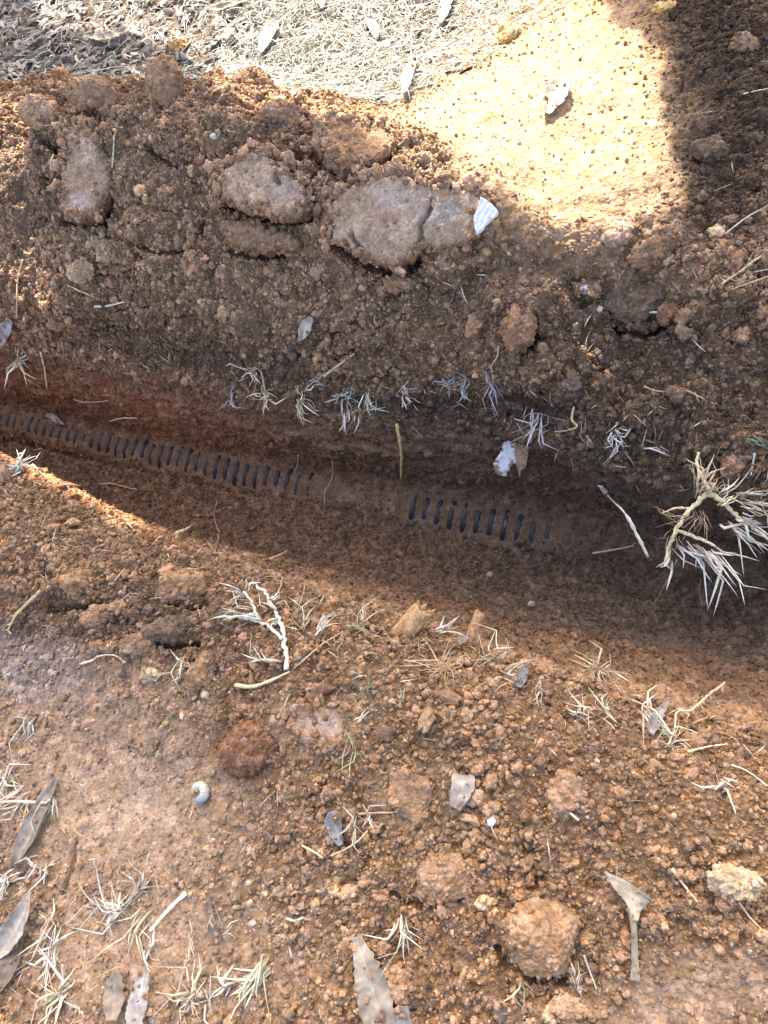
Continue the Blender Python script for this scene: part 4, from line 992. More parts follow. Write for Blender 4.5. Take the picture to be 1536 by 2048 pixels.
leaf('bright sunlit leaf standing in the dry grass', [(562, 58), (545, 85), (528, 122)], [3, 15, 15, 4], np.array([.62, .58, .46]), curl=.4, lift=.016)
leaf('long brown leaf lying in sunny straw near the edge of the heap', [(836, 128), (822, 165), (812, 205)], [4, 11, 12, 3], np.array([.42, .33, .23]), curl=.45, lift=.012)
leaf('leaf curled over a dark gap close to the top edge', [(425, 34), (465, 26), (505, 12)], [3, 9, 10, 3], np.array([.55, .47, .36]), curl=.4, lift=.014)
leaf('brown leaf standing near the top edge between straws', [(640, -6), (648, 14), (650, 32)], [3, 10, 9, 2], np.array([.44, .3, .2]), curl=.4, lift=.014)
leaf('twisted tan leaf in the straw just behind the crest', [(600, 190), (588, 204), (575, 215)], [2, 8, 8, 2], np.array([.3, .2, .13]), curl=.3, lift=.012)
leaf('tan leaf at the sunny brink of the straw, beside the yellow clod', [(920, 108), (900, 120), (880, 130)], [2, 9, 9, 2], np.array([.5, .42, .3]), curl=.3, lift=.012)
leaf('white scrap of paper bark at the crest of the heap', [(270, 168), (288, 168), (306, 170)], [4, 9, 9, 3], np.array([.66, .66, .64]), curl=.2, lift=.014, name='bark_scrap', cat='bark')
leaf('dry leaf flake among straw above the stump of litter', [(735, 50), (752, 70), (758, 92)], [2, 9, 9, 2], np.array([.52, .45, .34]), curl=.3, lift=.012)
leaf('tall pale leaf blade at the border of straw and sunlit soil', [(905, -10), (895, 30), (885, 62)], [3, 12, 12, 4], np.array([.55, .55, .47]), curl=.3, lift=.014)
# a leaf with its long stalk
t = empty('stalked_leaf', pick(1258, 1776)[0]); tag(t, 'T shaped grey leaf with a long flat stalk lying on the coarse crumbs', 'leaf')
def child(o, par):
    for k in ('label', 'category', 'group'):
        if k in o: del o[k]
    m = o.matrix_basis.copy(); o.parent = par; o.location = Vector(o.location) - Vector(par.location); return o
o = leaf('x', [(1257, 1762), (1262, 1785), (1266, 1808), (1268, 1836)], [39, 33, 20, 11, 6], np.array([.50, .44, .33]), curl=.3, lift=.012, ragged=.26, name='blade', twist=.35, skew=27); child(o, t)
o = leaf('x', [(1263, 1812), (1267, 1860), (1268, 1910), (1269, 1956)], [8, 5, 6, 6, 9], np.array([.46, .43, .33]), curl=.2, lift=.010, name='stalk', ragged=.2); child(o, t)

# ------------------------------------------------------------------ straws, roots, twigs
S = strand
S('dry_straw', 'flat pale straw hanging down the far wall beside the big uprooted clump', 'straw', [(1203, 966), (1222, 990), (1248, 1024, -.05), (1274, 1070, -.06), (1296, 1114, -.08)], 13, PALE, .35)
S('hanging_root', 'straight tan root hanging over the far wall above the middle of the pipe', 'root', [(798, 842), (803, 870), (806, 905), (805, 950)], 8, np.array([.52, .36, .17]), .9, lift=.008)
S('dry_straw', 'stiff brown straw lying slantwise on the heap near the far lip', 'straw', [(650, 751), (680, 728), (712, 705)], 6, np.array([.5, .38, .22]), .7)
S('dry_straw', 'white stalk hanging below the dark roots at the end of the bank', 'straw', [(85, 702), (92, 735), (97, 774)], 6, PALE, .7)
S('dark_root', 'dark root tangled above the hanging white stalk', 'root', [(92, 670), (100, 695), (118, 734)], 7, DROOT, 1, twigs=4)
S('dry_straw', 'pale straw lying across the heap over loose lumps', 'straw', [(192, 612), (218, 611), (252, 603)], 6, PALE, .6)
S('dry_straw', 'thin bent straw just above the pale straw on the heap', 'straw', [(140, 571), (172, 585), (212, 601)], 4, STRAW, .7)
S('thin_root', 'short wavy root on the red wall above the pipe', 'root', [(150, 795), (175, 801), (220, 798)], 3, np.array([.5, .33, .2]), 1)
S('thin_root', 'pale horizontal thread on the red wall near the small leaf', 'root', [(222, 839), (245, 833), (276, 832)], 4, STRAW, 1)
S('thin_root', 'long thread trailing over the near wall beneath the pipe', 'root', [(135, 973), (175, 975), (222, 969), (248, 975), (276, 982)], 4, np.array([.55, .36, .2]), 1, twigs=2)
S('dry_straw', 'straw poking over the trench from the grey tuft on the brink', 'straw', [(35, 922), (62, 908), (90, 901)], 4, STRAW, .8, lift=.01)
S('thin_root', 'hair thin root hanging down the wall where the pipe disappears', 'root', [(666, 918), (668, 950), (660, 970), (652, 985), (651, 1012)], 3, np.array([.5, .3, .18]), 1, twigs=3)
S('thin_root', 'short hair root hanging under the brink near the pipe end', 'root', [(598, 905), (597, 925), (590, 945)], 3, np.array([.5, .3, .18]), 1, twigs=2)
S('thin_root', 'long bare root dangling upright at the near brink', 'root', [(440, 1008), (432, 1040), (434, 1080), (432, 1120)], 4, np.array([.4, .22, .13]), 1, twigs=5, lift=.01)
S('woody_twig', 'forked twig with a pale broken end at the near brink', 'twig', [(350, 1079), (368, 1070), (390, 1056)], 8, np.array([.55, .4, .24]), .9, twigs=2, lift=.008)
S('woody_twig', 'short crooked twig on the dark slope behind the branched straw plant', 'twig', [(538, 1130), (552, 1124), (573, 1112)], 6, np.array([.42, .27, .16]), .9, twigs=2, lift=.008)
S('dry_straw', 'thick curved yellow stem lying at the foot of the branched straw plant', 'straw', [(475, 1371), (505, 1374), (535, 1366), (582, 1345)], 9, np.array([.62, .5, .3]), .8)
S('thin_root', 'root running from the foot of the straw plant towards the brink', 'root', [(590, 1339), (625, 1310), (650, 1290), (686, 1269)], 4, np.array([.5, .34, .18]), 1, twigs=3)
S('thin_root', 'bent white root thread on the pale patch of the near bank', 'root', [(165, 1329), (188, 1322), (202, 1313), (232, 1311), (256, 1326)], 5, np.array([.56, .46, .34]), 1, twigs=2)
S('pale_root', 'fuzzy pale root trailing down the near bank', 'root', [(85, 1184), (60, 1208), (38, 1230), (20, 1262)], 9, np.array([.5, .35, .19]), .9, twigs=8)
S('spiky_root', 'knobbly pale root zigzagging up the slope of the trench', 'root', [(1446, 1379), (1420, 1398), (1400, 1416), (1378, 1434), (1350, 1438), (1344, 1474), (1332, 1500)], 6, np.array([.58, .44, .28]), 1, twigs=14, lift=.008)
S('dry_straw', 'straight straw lying low on the slope under the knobbly root', 'straw', [(1373, 1509), (1412, 1500), (1453, 1494)], 5, STRAW, .7)
S('dry_straw', 'short straw beside the bend of the knobbly root', 'straw', [(1382, 1455), (1398, 1447), (1414, 1441)], 5, TAN * 1.1, .7)
S('dry_straw', 'single loose straw on the crumbs near the flat topped clod', 'straw', [(1343, 1736), (1368, 1770), (1394, 1802)], 7, STRAW, .6)
S('dry_straw', 'green grey straw leaning on the big rounded clod', 'straw', [(1168, 1908), (1180, 1942), (1193, 1976)], 6, np.array([.45, .42, .3]), .6)
S('dry_straw', 'thread of straw hanging under the flat topped clod', 'straw', [(1476, 1802), (1500, 1835), (1536, 1870)], 5, np.array([.5, .37, .22]), .8)
S('dry_straw', 'short pale straw in the crumbs uphill of the big rounded clod', 'straw', [(1140, 1625), (1150, 1634), (1158, 1641)], 5, PALE, .7)
S('dry_straw', 'brown twig lying across the crumbs beside the dark bluish leaf', 'twig', [(720, 1628), (742, 1626), (800, 1624)], 5, np.array([.5, .35, .2]), .9)
S('thin_root', 'short yellow root piece beside the curving root on the soil', 'root', [(608, 1691), (630, 1703), (650, 1716)], 5, np.array([.6, .44, .25]), .9)
S('thin_root', 'curving yellow root under the dark bluish leaf', 'root', [(665, 1711), (690, 1700), (718, 1682), (738, 1661)], 5, np.array([.6, .44, .25]), .9)
S('dry_straw', 'broad pale blade lying alone on the bare soil', 'straw', [(376, 1786), (348, 1812), (326, 1836), (304, 1862)], 10, PALE, .3)
S('dry_straw', 'little pale straw in crumbs near the cream pebble', 'straw', [(576, 1836), (592, 1841), (610, 1834)], 6, PALE, .6)
S('thin_root', 'thread root on the shaded bank under the pinkish clod', 'root', [(1288, 774), (1320, 784), (1370, 782), (1400, 795), (1430, 810)], 4, np.array([.42, .27, .17]), 1, twigs=4)
S('thin_root', 'long pale root reaching in from the edge over the dark bank', 'root', [(1545, 505), (1512, 520), (1478, 545), (1442, 568)], 6, np.array([.5, .38, .24]), 1, twigs=8)
S('thin_root', 'thin root lower on the same dark bank edge', 'root', [(1540, 552), (1500, 566), (1460, 580)], 4, np.array([.42, .3, .18]), 1, twigs=3)
S('thin_root', 'curling root thread on the heap above the far lip', 'root', [(1150, 812), (1146, 838), (1156, 852), (1135, 860), (1112, 862)], 5, np.array([.5, .36, .2]), 1, twigs=4)
S('dry_straw', 'white straw stub under the large dark clod', 'straw', [(1298, 625), (1322, 626)], 6, PALE, .7)
S('dry_straw', 'upright straw at the edge beyond the big uprooted clump', 'straw', [(1509, 905), (1506, 926), (1502, 948)], 5, np.array([.5, .48, .42]), .7)
S('woody_twig', 'slim twig lying over the dark floor below the uprooted clump', 'twig', [(1188, 1105), (1230, 1098), (1270, 1088)], 5, np.array([.42, .3, .2]), 1, twigs=1, lift=.01)
S('thin_root', 'root hair hanging from the uprooted clump into the trench', 'root', [(1353, 1120, -.07), (1335, 1160, -.1), (1318, 1190, -.13), (1306, 1212, -.15)], 3, np.array([.28, .17, .11]), 1)
S('thin_root', 'short root hair hanging beside the blades of the uprooted clump', 'root', [(1402, 1160, -.08), (1398, 1180, -.1), (1404, 1214, -.12)], 3, np.array([.28, .15, .1]), 1)
S('thin_root', 'root thread curling down the heap under the tall reddish clod', 'root', [(1000, 690), (996, 712), (985, 730), (988, 742)], 4, np.array([.42, .27, .15]), 1, twigs=1)
S('thin_root', 'fine curling root across the crevice at the crest', 'root', [(678, 322), (668, 342), (660, 355), (652, 372)], 4, np.array([.5, .35, .2]), 1)
S('dry_straw', 'pale straw stuck on the edge of the narrow upright slab', 'straw', [(232, 275), (231, 305), (228, 338)], 5, STRAW, .7)
S('thin_root', 'pale root hanging at the edge of the heap beside the narrow slab', 'root', [(112, 312), (106, 330), (108, 356)], 5, STRAW, .8)
S('thin_root', 'long faint root down the end of the heap', 'root', [(50, 520), (40, 560), (38, 600), (38, 636)], 5, np.array([.45, .3, .18]), .8)
S('thin_root', 'fine root thread in the crumbs near the corner of the near slope', 'root', [(1460, 1536), (1492, 1548), (1532, 1578)], 4, PALE, 1)
S('dry_straw', 'straw leaning in the shade beside the sunlit slope', 'straw', [(1450, 470), (1490, 440), (1530, 418)], 4, np.array([.45, .38, .28]), .8)
S('dry_straw', 'white straw lying in the shaded soil near the edge', 'straw', [(1486, 195), (1505, 190), (1536, 184)], 5, ASH, .7)

# ------------------------------------------------------------------ dry grass tufts
T = tuft
T('grey grass tuft hanging over the brink above the pipe', 42, 945, [(60, 70, 12, 42), (200, 60, 6, 30)], 5, ASH)
T('knot of white straw below the bluish leaf on the end of the bank', 45, 715, [(250, 80, 9, 44), (60, 60, 5, 34), (330, 60, 4, 26)], 5, PALE)
T('small straw star on the dark slope, uphill of the far lip', 508, 738, [(160, 40, 4, 42), (290, 50, 5, 26), (20, 40, 3, 20)], 5, STRAW)
T('drooping straw tuft with a star of blades at its end', 535, 788, [(265, 60, 7, 36), (190, 40, 4, 36), (350, 40, 4, 36), (90, 30, 3, 40)], 5, np.array([.62, .52, .33]), stems=[[(-10, -48), (-4, -20), (0, 0)]])
T('faint pale tuft left of the drooping straw tuft, on the dark slope', 466, 795, [(255, 60, 6, 24), (60, 60, 4, 26)], 4, ASH)
T('straw tuft hanging like a broom above the pipe', 604, 795, [(248, 40, 6, 50), (300, 50, 5, 48), (80, 60, 3, 26)], 5, np.array([.62, .52, .33]))
T('little straw hooks beside the stiff brown straw', 628, 763, [(10, 30, 3, 22), (260, 60, 3, 20)], 4, PALE)
T('cluster of bluish blades at the far lip near the broom tuft', 692, 792, [(225, 50, 6, 34), (30, 60, 6, 30)], 5, np.array([.42, .41, .38]))
T('fan of pale blades hanging at the far lip over the dark topsoil', 738, 790, [(285, 70, 10, 44), (250, 30, 4, 40)], 5, PALE)
T('single pale sheaf of blades dropping below the far lip', 708, 822, [(262, 24, 6, 46)], 6, PALE)
T('small white shoot on the far lip beside the hanging tan root', 808, 772, [(310, 30, 4, 26)], 5, PALE)
T('second small white shoot under the first on the far lip', 812, 795, [(300, 30, 4, 26)], 5, PALE)
T('spray of thin bluish blades over the dark topsoil', 900, 768, [(20, 90, 8, 34), (160, 60, 6, 26), (280, 50, 4, 20)], 4, np.array([.34, .34, .33]))
T('tuft of bluish blades next to the thin spray on the topsoil', 932, 775, [(260, 60, 7, 30), (70, 60, 5, 24)], 5, np.array([.40, .39, .37]))
T('rooty tuft hanging from the topsoil above the torn bark', 985, 765, [(255, 40, 5, 58), (290, 40, 4, 44), (80, 60, 3, 30)], 4, np.array([.36, .34, .34]), roots=4)
T('upright pale blades in a bunch beside the torn bark', 1082, 826, [(268, 22, 6, 70), (250, 20, 3, 50)], 5, np.array([.50, .48, .42]))
T('curved white blades drooping from the dark bank', 1236, 862, [(288, 40, 5, 52), (325, 30, 4, 56), (230, 30, 3, 34)], 5, np.array([.50, .48, .42]))
T('short flat blade pair at the foot of the drooping white blades', 1284, 895, [(8, 20, 3, 40)], 5, ASH)
T('two crossed straws on the heap under the cracked slab', 918, 570, [(290, 10, 2, 46), (75, 20, 2, 22), (150, 30, 2, 34)], 4, STRAW)
T('fine root tuft at the corner of the dark bank', 1492, 545, [(30, 60, 6, 60), (200, 40, 5, 40)], 3, np.array([.45, .35, .24]), roots=5)
T('straw bundle in the crumbs beside the yellow stem', 372, 1330, [(235, 20, 2, 60), (275, 20, 3, 48), (170, 40, 4, 40), (10, 40, 3, 18)], 5, STRAW)
T('greenish straw tuft on the near brink past the branched plant', 720, 1262, [(70, 70, 7, 42), (170, 60, 5, 40), (320, 50, 3, 20)], 4, np.array([.5, .46, .27]))
T('leaning sheaf of pale blades on the near brink', 640, 1274, [(62, 24, 6, 50), (80, 30, 3, 36)], 5, PALE)
T('thin pale stalks rising behind the leaning sheaf', 602, 1260, [(85, 30, 5, 64), (40, 40, 3, 40)], 4, STRAW)
T('hooked pale straw between the two wooden stubs', 880, 1268, [(60, 30, 4, 30), (20, 20, 5, 44)], 6, PALE)
T('tangle of fine pale roots in front of the wooden stubs', 890, 1344, [(140, 70, 10, 70), (40, 60, 7, 50), (220, 60, 6, 30), (330, 50, 5, 40)], 3, np.array([.52, .38, .22]), name='root_tangle', cat='roots', roots=10)
T('curled straw loop beside the root tangle', 985, 1320, [(120, 40, 3, 44), (30, 30, 3, 40), (215, 20, 3, 44)], 4, STRAW)
T('knot of pale straw below the wooden stub with a grey leaf behind it', 1012, 1362, [(48, 40, 8, 48), (300, 60, 5, 48), (10, 40, 4, 40), (175, 30, 3, 26)], 6, STRAW)
T('thin straws pointing down the slope from the straw knot', 1070, 1390, [(250, 40, 4, 40), (60, 50, 4, 46), (310, 40, 3, 36)], 4, STRAW)
T('star shaped straw tuft alone on the trench slope', 1193, 1350, [(75, 50, 4, 66), (160, 30, 4, 60), (25, 40, 3, 52), (255, 40, 5, 50), (300, 40, 5, 52), (200, 30, 3, 40)], 5, np.array([.56, .45, .28]))
T('ragged straw tuft below the star shaped one', 1206, 1428, [(180, 40, 5, 56), (100, 60, 5, 36), (290, 40, 3, 28)], 5, STRAW, roots=3)
T('small flat straw cross near the ragged tuft', 1152, 1436, [(10, 20, 3, 36), (190, 30, 3, 22), (80, 30, 2, 40)], 5, PALE)
T('bundle of long pale blades folding down the slope', 1290, 1436, [(88, 24, 4, 46), (293, 16, 7, 88), (280, 20, 4, 60)], 7, PALE)
T('spiny straw at the foot of the knobbly root', 1340, 1490, [(150, 60, 6, 46), (40, 60, 6, 50), (345, 40, 4, 50)], 4, STRAW)
T('pale straw tuft at the top corner of the left bare soil', 14, 1570, [(250, 40, 6, 70), (80, 40, 5, 60), (300, 30, 3, 60)], 6, PALE) if False else T('pale straw tuft on the bare soil above the long grey leaf', 18, 1560, [(250, 40, 6, 60), (80, 40, 5, 50), (310, 30, 3, 54)], 6, PALE)
T('shaggy straw tuft against the long grey leaf', 56, 1592, [(235, 40, 12, 62), (210, 30, 4, 70), (285, 30, 3, 50)], 6, STRAW)
T('stiff straw blades crossing the long grey leaf', 112, 1598, [(235, 20, 5, 70), (300, 40, 3, 40)], 7, STRAW)
T('looped straw tuft at the picture edge below the long grey leaf', 22, 1760, [(260, 70, 9, 56), (200, 50, 6, 40), (60, 50, 4, 40)], 6, PALE)
T('pale hook of straw above the standing grey leaf', 92, 1736, [(150, 30, 3, 34), (275, 30, 5, 56), (20, 30, 3, 20)], 6, PALE)
T('wide fan of white blades spreading from a dark stub', 246, 1826, [(165, 40, 14, 92), (120, 40, 7, 62), (235, 30, 6, 64), (60, 50, 4, 30)], 6, PALE, roots=3)
T('dark little straw crest beside the wide white fan', 285, 1778, [(240, 40, 4, 60), (100, 50, 5, 36), (20, 40, 3, 24)], 5, np.array([.45, .4, .33]))
T('long thin stalks sloping away under the wide white fan', 298, 1826, [(232, 14, 6, 125), (240, 20, 3, 90)], 5, np.array([.55, .46, .3]))
T('small pale spike beside the long thin stalks', 300, 1895, [(255, 24, 4, 36), (60, 20, 3, 34)], 6, PALE)
T('drooping straw tuft beside the standing grey leaf', 110, 1850, [(255, 30, 8, 100), (70, 40, 4, 40)], 6, STRAW)
T('dense sheaf of pale blades near the bottom edge', 112, 1900, [(262, 50, 14, 66), (80, 60, 6, 46), (200, 30, 4, 40)], 6, PALE)
T('sprawling straw at the bottom corner below the dense sheaf', 130, 1990, [(225, 30, 10, 90), (60, 50, 8, 50), (320, 20, 5, 90), (180, 40, 4, 60)], 7, STRAW)
T('broken straw tuft close to the blue grey bark strip', 388, 1990, [(215, 60, 9, 66), (90, 50, 7, 60), (310, 40, 4, 40), (150, 40, 4, 60)], 6, STRAW)
T('large sheaf of yellow grey blades leaning over the soil', 535, 1930, [(238, 26, 18, 130), (225, 20, 6, 100), (260, 20, 5, 90)], 7, np.array([.58, .52, .34]))
T('small white straw fork beside the large leaning sheaf', 458, 1972, [(140, 30, 3, 36), (235, 30, 3, 36), (20, 20, 2, 18)], 6, PALE)
T('short straw lying beside the broken tuft', 418, 2000, [(280, 20, 3, 46), (95, 20, 2, 40)], 6, PALE)
T('tuft of hanging white blades beside the big clods', 804, 1838, [(262, 26, 6, 78), (285, 20, 4, 80)], 6, PALE)
T('crooked straw piece high in the coarse soil near the edge', 1440, 1576, [(200, 30, 4, 46), (20, 40, 4, 34), (330, 30, 3, 30)], 7, np.array([.62, .46, .34]))
T('pale straw scraps under the big rounded clod', 1152, 1966, [(100, 50, 4, 36), (300, 50, 3, 22)], 5, PALE)
T('upright thin straw among lumps at the bottom of the picture', 1040, 1958, [(270, 8, 3, 56)], 5, STRAW)
T('short straw spikes in the crumbs near the bark strip', 385, 1880, [(285, 30, 3, 34), (90, 40, 2, 30)], 5, STRAW)
T('fine straw beside the thin dark curled leaf', 452, 1866, [(20, 40, 3, 26), (60, 20, 2, 40)], 4, PALE)
T('upright straw piece under the brown twig', 743, 1635, [(270, 20, 3, 34), (85, 20, 2, 40)], 6, PALE)
T('pale spike leaning beside the dark bluish leaf', 712, 1650, [(262, 20, 3, 42), (90, 20, 2, 26)], 5, STRAW)
T('white grass stub beside the clod on the pale soil', 62, 1440, [(250, 16, 4, 54), (300, 20, 2, 44)], 6, PALE)
T('dark green blade tuft in the crumbs below the rusty chip', 735, 1385, [(60, 30, 4, 34), (260, 40, 3, 24)], 5, np.array([.14, .19, .1]))
T('thin greenish stalks beside the flat dusty patch', 706, 1505, [(262, 14, 4, 62), (88, 20, 3, 46)], 4, np.array([.34, .34, .2]))
T('pale needle straws beside the greenish stalks', 718, 1445, [(60, 40, 4, 34)], 5, PALE)
T('ash grey straw tuft in the gravelly slope near the root tangle', 803, 1400, [(100, 60, 4, 26), (260, 40, 3, 20)], 4, np.array([.36, .34, .24]))
T('green blade low at the end of the dark bank', 1512, 880, [(340, 30, 4, 40), (180, 30, 3, 24)], 5, np.array([.1, .17, .1]))

# the branched straw plant: stem, sprays of blades, root
def plant(name, label, cat, stems, sprays, base):
    t = empty(name, at(base)); tag(t, label, cat)
    def part(pn, mb): 
        o = mb.build(pn, M_STRAW); recenter(o, at(base)); o.parent = t; o.location = (0, 0, 0); return o
    mb = MB()
    for pts, wd, c in stems: strand_into(mb, pts, wd, c, .7, .008, .55, wob=1.6)
    part('stem', mb)
    for grp in sprays:
        mb = MB()
        for (x, y, z, a, sp, n, L, wd, c) in grp: fan_into(mb, x, y, a, sp, n, L, wd, c, z, lift=.010, curl=.12)
        part('leaf_spray', mb)
    return t
plant('branched_dry_plant', 'branched dead grass plant with white leaf sprays lying on the near bank', 'dead plant',
  [([(578, 1342), (573, 1300), (565, 1268), (553, 1234), (535, 1202), (514, 1181)], 10, PALE * .95), ([(567, 1286), (545, 1266), (522, 1254), (482, 1243)], 8, PALE * .9), ([(522, 1254), (512, 1232), (503, 1210), (488, 1193)], 8, PALE * .9), ([(540, 1216), (556, 1196), (566, 1164)], 5, TAN)],
  [[(490, 1244, None, 168, 26, 8, 54, 6, PALE), (520, 1252, None, 178, 30, 5, 60, 6, PALE)], [(492, 1196, None, 160, 26, 7, 46, 6, PALE), (508, 1218, None, 175, 24, 5, 48, 5, STRAW), (500, 1196, None, 70, 40, 3, 26, 5, PALE)],
   [(540, 1215, None, 25, 24, 6, 30, 6, PALE), (552, 1235, None, 140, 40, 5, 34, 6, STRAW), (556, 1250, None, 200, 30, 5, 30, 5, PALE)], [(550, 1330, None, 170, 24, 5, 56, 6, PALE)]], (578, 1342))
Zr = -.035
plant('uprooted_grass_clump', 'big uprooted dead grass clump with long white blades hanging over the trench', 'dead plant',
  [([(1426, 968, 0.0), (1412, 990, -.01), (1382, 1018, -.02), (1352, 1060, -.03), (1340, 1090, -.05), (1331, 1120, -.06)], 12, np.array([.62, .52, .3])), ([(1412, 988, -.01), (1440, 1000, -.01), (1470, 1030, -.03), (1500, 1050, -.04), (1545, 1082, -.05)], 11, np.array([.58, .48, .28])),
   ([(1418, 980, 0), (1405, 955, .005), (1394, 925, .01), (1398, 905, .01)], 9, np.array([.55, .42, .24])), ([(1382, 1018, -.02), (1352, 1016, -.02), (1325, 1026, -.02)], 6, np.array([.5, .36, .2])), ([(1352, 1060, -.03), (1390, 1074, -.04), (1430, 1092, -.05)], 8, np.array([.58, .5, .3]))],
  [[(1355, 1088, -.05, 305, 20, 7, 105, 7, ASH), (1340, 1110, -.06, 250, 26, 5, 54, 7, PALE)],
   [(1390, 1092, -.05, 318, 20, 6, 112, 7, ASH), (1420, 1100, -.05, 310, 24, 7, 104, 6, PALE)],
   [(1455, 1046, -.04, 310, 30, 9, 100, 7, PALE), (1480, 1040, -.03, 325, 24, 8, 70, 6, ASH)],
   [(1440, 1000, -.01, 15, 60, 8, 70, 5, STRAW), (1405, 960, 0, 120, 60, 6, 50, 5, STRAW), (1400, 985, 0, 60, 60, 7, 60, 5, np.array([.5, .38, .22]))],
   [(1400, 1030, -.02, 270, 120, 14, 56, 2.0, np.array([.36, .25, .15])), (1370, 1036, -.02, 200, 90, 12, 50, 2.0, np.array([.33, .21, .13])), (1410, 985, 0, 30, 160, 12, 50, 2.0, np.array([.38, .27, .17])), (1345, 1070, -.04, 240, 120, 9, 40, 2.0, np.array([.34, .23, .14]))],
   [(1480, 1000, -.01, 350, 40, 8, 70, 5, np.array([.5, .47, .38])), (1500, 1010, -.02, 330, 40, 8, 60, 5, STRAW)]], (1426, 968))

# ------------------------------------------------------------------ broken root stubs sticking from the near bank
def stub(label, a, b, wa, wb, col, z=None):
    A, B = at(a, .0), None
    d = proj(A[None])[2][0]; s = d / FPX
    B = A + CR * (b[0] - a[0]) * s - CU * (b[1] - a[1]) * s - CF * 0.012
    A = A - (B - A) * .35
    n, m = 26, 22
    t = np.linspace(0, 1, n); path = A + (B - A) * t[:, None]
    tn = (B - A) / np.linalg.norm(B - A); sd = np.cross(tn, TOCAM); sd /= np.linalg.norm(sd); up = np.cross(sd, tn)
    ang = np.arange(m) / m * 2 * np.pi
    r = (np.interp(t, [0, 1], [wa, wb]) / 2 * s)[:, None] * (1 + .16 * pnoise(np.stack([np.tile(np.cos(ang) * 1.6, n), np.tile(np.sin(ang) * 1.6, n), np.repeat(t * 1.3, m) + a[0]], 1), 4).reshape(n, m) + .12 * pnoise(np.stack([np.tile(np.cos(ang) * 5, n), np.tile(np.sin(ang) * 5, n), np.repeat(t * 3, m)], 1), 5).reshape(n, m))
    V = path[:, None] + sd * (np.cos(ang) * r)[..., None] + up * (np.sin(ang) * r)[..., None]
    V[-1] += tn * (rng.normal(size=(m, 1)) * .25 * r.mean()); V[-2] += tn * (rng.normal(size=(m, 1)) * .1 * r.mean())
    cap = V[-1].mean(0) - tn * r.mean() * .5
    V = np.concatenate([V.reshape(-1, 3), cap[None]])
    ij = np.arange(n * m).reshape(n, m); j2 = np.roll(ij, -1, 1)
    F = [np.stack([ij[:-1], j2[:-1], j2[1:], ij[1:]], -1).reshape(-1, 4), np.stack([ij[-1], j2[-1], np.full(m, n * m)], -1)]
    fib = sstep(-.3, .4, pnoise(np.stack([np.tile(np.cos(ang) * 6, n), np.tile(np.sin(ang) * 6, n), np.repeat(t * 2, m)], 1), 9))
    c = np.concatenate([col * (.65 + .6 * fib)[:, None], [col * .5]])
    o = mesh_np('root_stub', V, F, M_WOOD, c); recenter(o, A); tag(o, label, 'root stub')
stub('fat fuzzy stub of a cut root, the squatter of the two on the near brink', (814, 1258), (846, 1214), 50, 40, np.array([.50, .30, .14]))
stub('slim splintered wooden stub, the taller of the two on the near brink', (938, 1286), (956, 1222), 22, 20, np.array([.52, .30, .15]))
stub('rust red wood chip in the crumbs by the dark green blades', (648, 1376), (664, 1360), 30, 26, RUST * 1.1)

# ------------------------------------------------------------------ the curled grub
q, n_, d_ = pick(404, 1585); s_ = d_ / FPX * 1.12; q = q + n_ * .002
gr = empty('curled_grub', q); tag(gr, 'fat white grub curled in a C on the bare soil', 'grub')
c0 = q + n_ * 6.5 * s_
ax1 = CR - n_ * (CR @ n_); ax1 /= np.linalg.norm(ax1); ax2 = np.cross(n_, ax1)
th = np.radians(np.linspace(168, -118, 60)); u = np.linspace(0, 1, 60)
path = c0 + (ax1 * np.cos(th)[:, None] + ax2 * np.sin(th)[:, None]) * 11.5 * s_
rad = (6.2 + 2.2 * np.sin(u * np.pi) + 1.2 * u) * np.sqrt(np.clip(1 - (2 * u - 1) ** 10, .05, 1)) * s_ * (1 - .07 * (np.abs(np.sin(u * np.pi * 10)) < .35))
k = sstep(.62, .85, u)[:, None]; gc = np.array([.37, .365, .29]) * (1 - k) + np.array([.19, .21, .235]) * k
mb = MB(); mb.tube(path, rad, n_, gc, 1, 18, jit=0); o = mb.build('body', M_GRUB); recenter(o, q); o.parent = gr; o.location = (0, 0, 0)
V, F = ico(3); hp = path[0] + (path[0] - path[2]) * .6
o = mesh_np('head', hp - q + V * 4.6 * s_, F, M_GRUB, np.tile([.38, .22, .08], (len(V), 1)), parent=gr); o.location = (0, 0, 0)
for k in range(6):
    i = 4 + (k % 3) * 4; ctr_ = c0; inw = ctr_ - path[i]; inw /= np.linalg.norm(inw)
    e = path[i] + inw * rad[i] * .8 + n_ * (rad[i] * .5 if k < 3 else -rad[i] * .1)
    mb = MB(); mb.tube(spline3([e, e + inw * 3.2 * s_ + n_ * 1.2 * s_, e + inw * 6 * s_], 6), np.linspace(.9, .4, 6) * s_, n_, np.array([.45, .3, .14]), 1, 5)
    o = mb.build('leg', M_GRUB); recenter(o, q); o.parent = gr; o.location = (0, 0, 0)

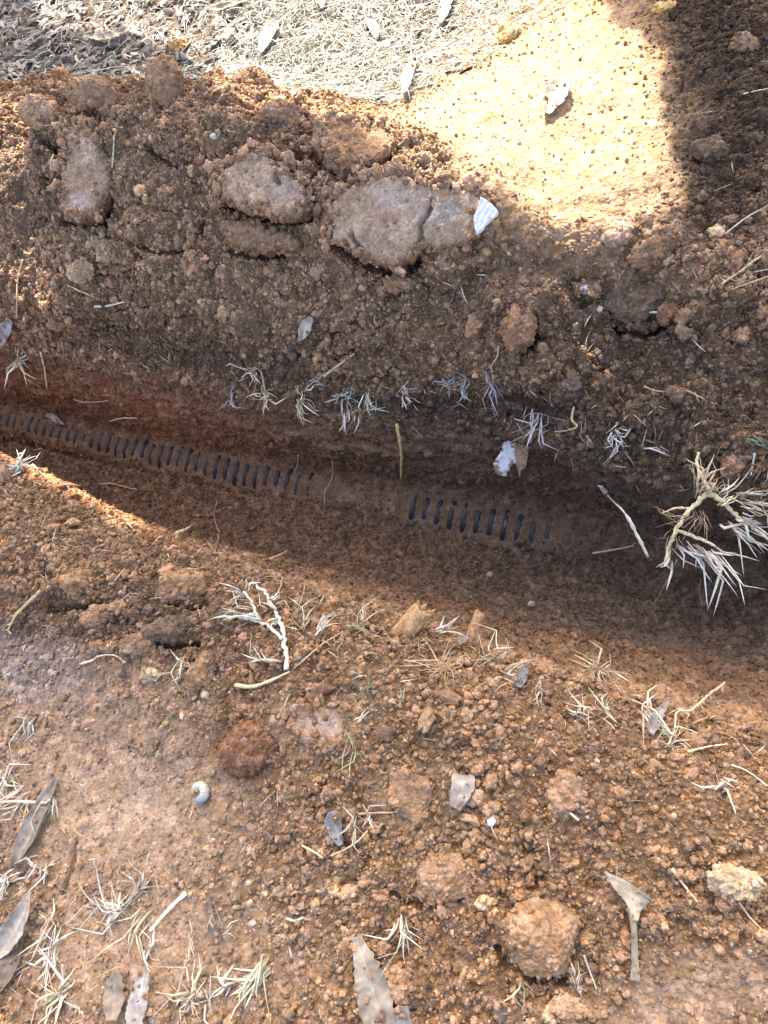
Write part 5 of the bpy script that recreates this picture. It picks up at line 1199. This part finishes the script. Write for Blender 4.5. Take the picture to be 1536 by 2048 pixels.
# ------------------------------------------------------------------ matted dry grass and leaf litter behind the heap (uncountable)
def mat_of_blades(name, n, dfun, Lr, Wr, cols, up=.3, seed=1):
    k = scatter(n, dfun); b = P1[k] + N[k] * rng.uniform(0, .006, (n, 1)); nn = N[k]
    a = rng.uniform(0, 2 * np.pi, n); t1 = np.cross(nn, [1, 0, 0]); t1 /= np.linalg.norm(t1, axis=1, keepdims=True); t2 = np.cross(nn, t1)
    L = rng.uniform(*Lr, (n, 1)); W = rng.uniform(*Wr, (n, 1))
    dr = t1 * np.cos(a)[:, None] + t2 * np.sin(a)[:, None]; sd = -t1 * np.sin(a)[:, None] + t2 * np.cos(a)[:, None]
    el = np.abs(rng.normal(size=(n, 1))) * up; bend = rng.normal(size=(n, 1)) * .3; roll = rng.normal(size=(n, 1)) * .6
    m = 6; Vs = []
    for j, t in enumerate(np.linspace(0, 1, m)):
        p = b + dr * L * t + nn * L * (el * t - el * .75 * t * t + .04) + sd * bend * L * t * t
        w_ = W * (.6 + .9 * t if t < .4 else max(.08, 1 - ((t - .4) / .6) ** 2)) * .5
        s2 = sd * np.cos(roll) + nn * np.sin(roll)
        Vs += [p - s2 * w_, p + nn * W * .18, p + s2 * w_]
    V = np.stack(Vs, 1); i0 = (np.arange(n) * m * 3)[:, None]
    F = []
    for j in range(m - 1):
        for c in (0, 1): F.append(i0 + [j * 3 + c, j * 3 + c + 1, j * 3 + 3 + c + 1, j * 3 + 3 + c])
    cols = np.array(cols); cc = cols[rng.integers(0, len(cols), n)] * rng.uniform(.7, 1.15, (n, 1))
    o = mesh_np(name, V.reshape(-1, 3), np.concatenate(F), M_STRAW, np.repeat(cc, m * 3, 0), smooth=True)
    o['kind'] = 'stuff'; return o
gmask = (VROW > 20.6) * (1 - sstep(1050, 1180, QX + QY * 1.5)) * (Y1 > -200) * (X1 > -100) * 1.0
gd = gmask * sstep(380, 520, QX) + gmask * .22
mat_of_blades('dry_grass', 17000, gd, (.015, .055), (.0010, .0022), [[.38, .36, .30], [.33, .32, .285], [.28, .235, .17], [.44, .42, .36], [.22, .245, .165], [.37, .37, .33]], .5)
ld = gmask * (1 - sstep(400, 560, QX)) + gmask * .1
lit_ = mat_of_blades('leaf_litter', 2600, ld, (.012, .045), (.005, .015), [[.17, .15, .13], [.13, .115, .10], [.22, .19, .155], [.11, .08, .06], [.20, .19, .175], [.26, .23, .19], [.09, .075, .06]], .12)
fd = (VROW < 20) * inview * (.25 + blob(120, 1850, 260, 260) * 2 + (np.abs(VROW - 14.6) < .8) * 1.6 + (np.abs(VROW - 6.6) < .8) * 2.0) * (1 - .8 * in_wall)
mat_of_blades('straw_bits', 1500, fd, (.006, .022), (.0006, .0013), [[.5, .42, .28], [.56, .48, .34], [.36, .24, .13], [.3, .2, .12], [.45, .34, .2]], .5)

# ------------------------------------------------------------------ the crumbs, with those that stick to the clods
ex = [np.concatenate([e[i] for e in EXTRA]) for i in range(3)]
crumbs('loose_soil', np.concatenate([pp[0], ex[0]]), None, np.concatenate([pp[2], ex[1]]), np.concatenate([pp[3], ex[2]]), 3)
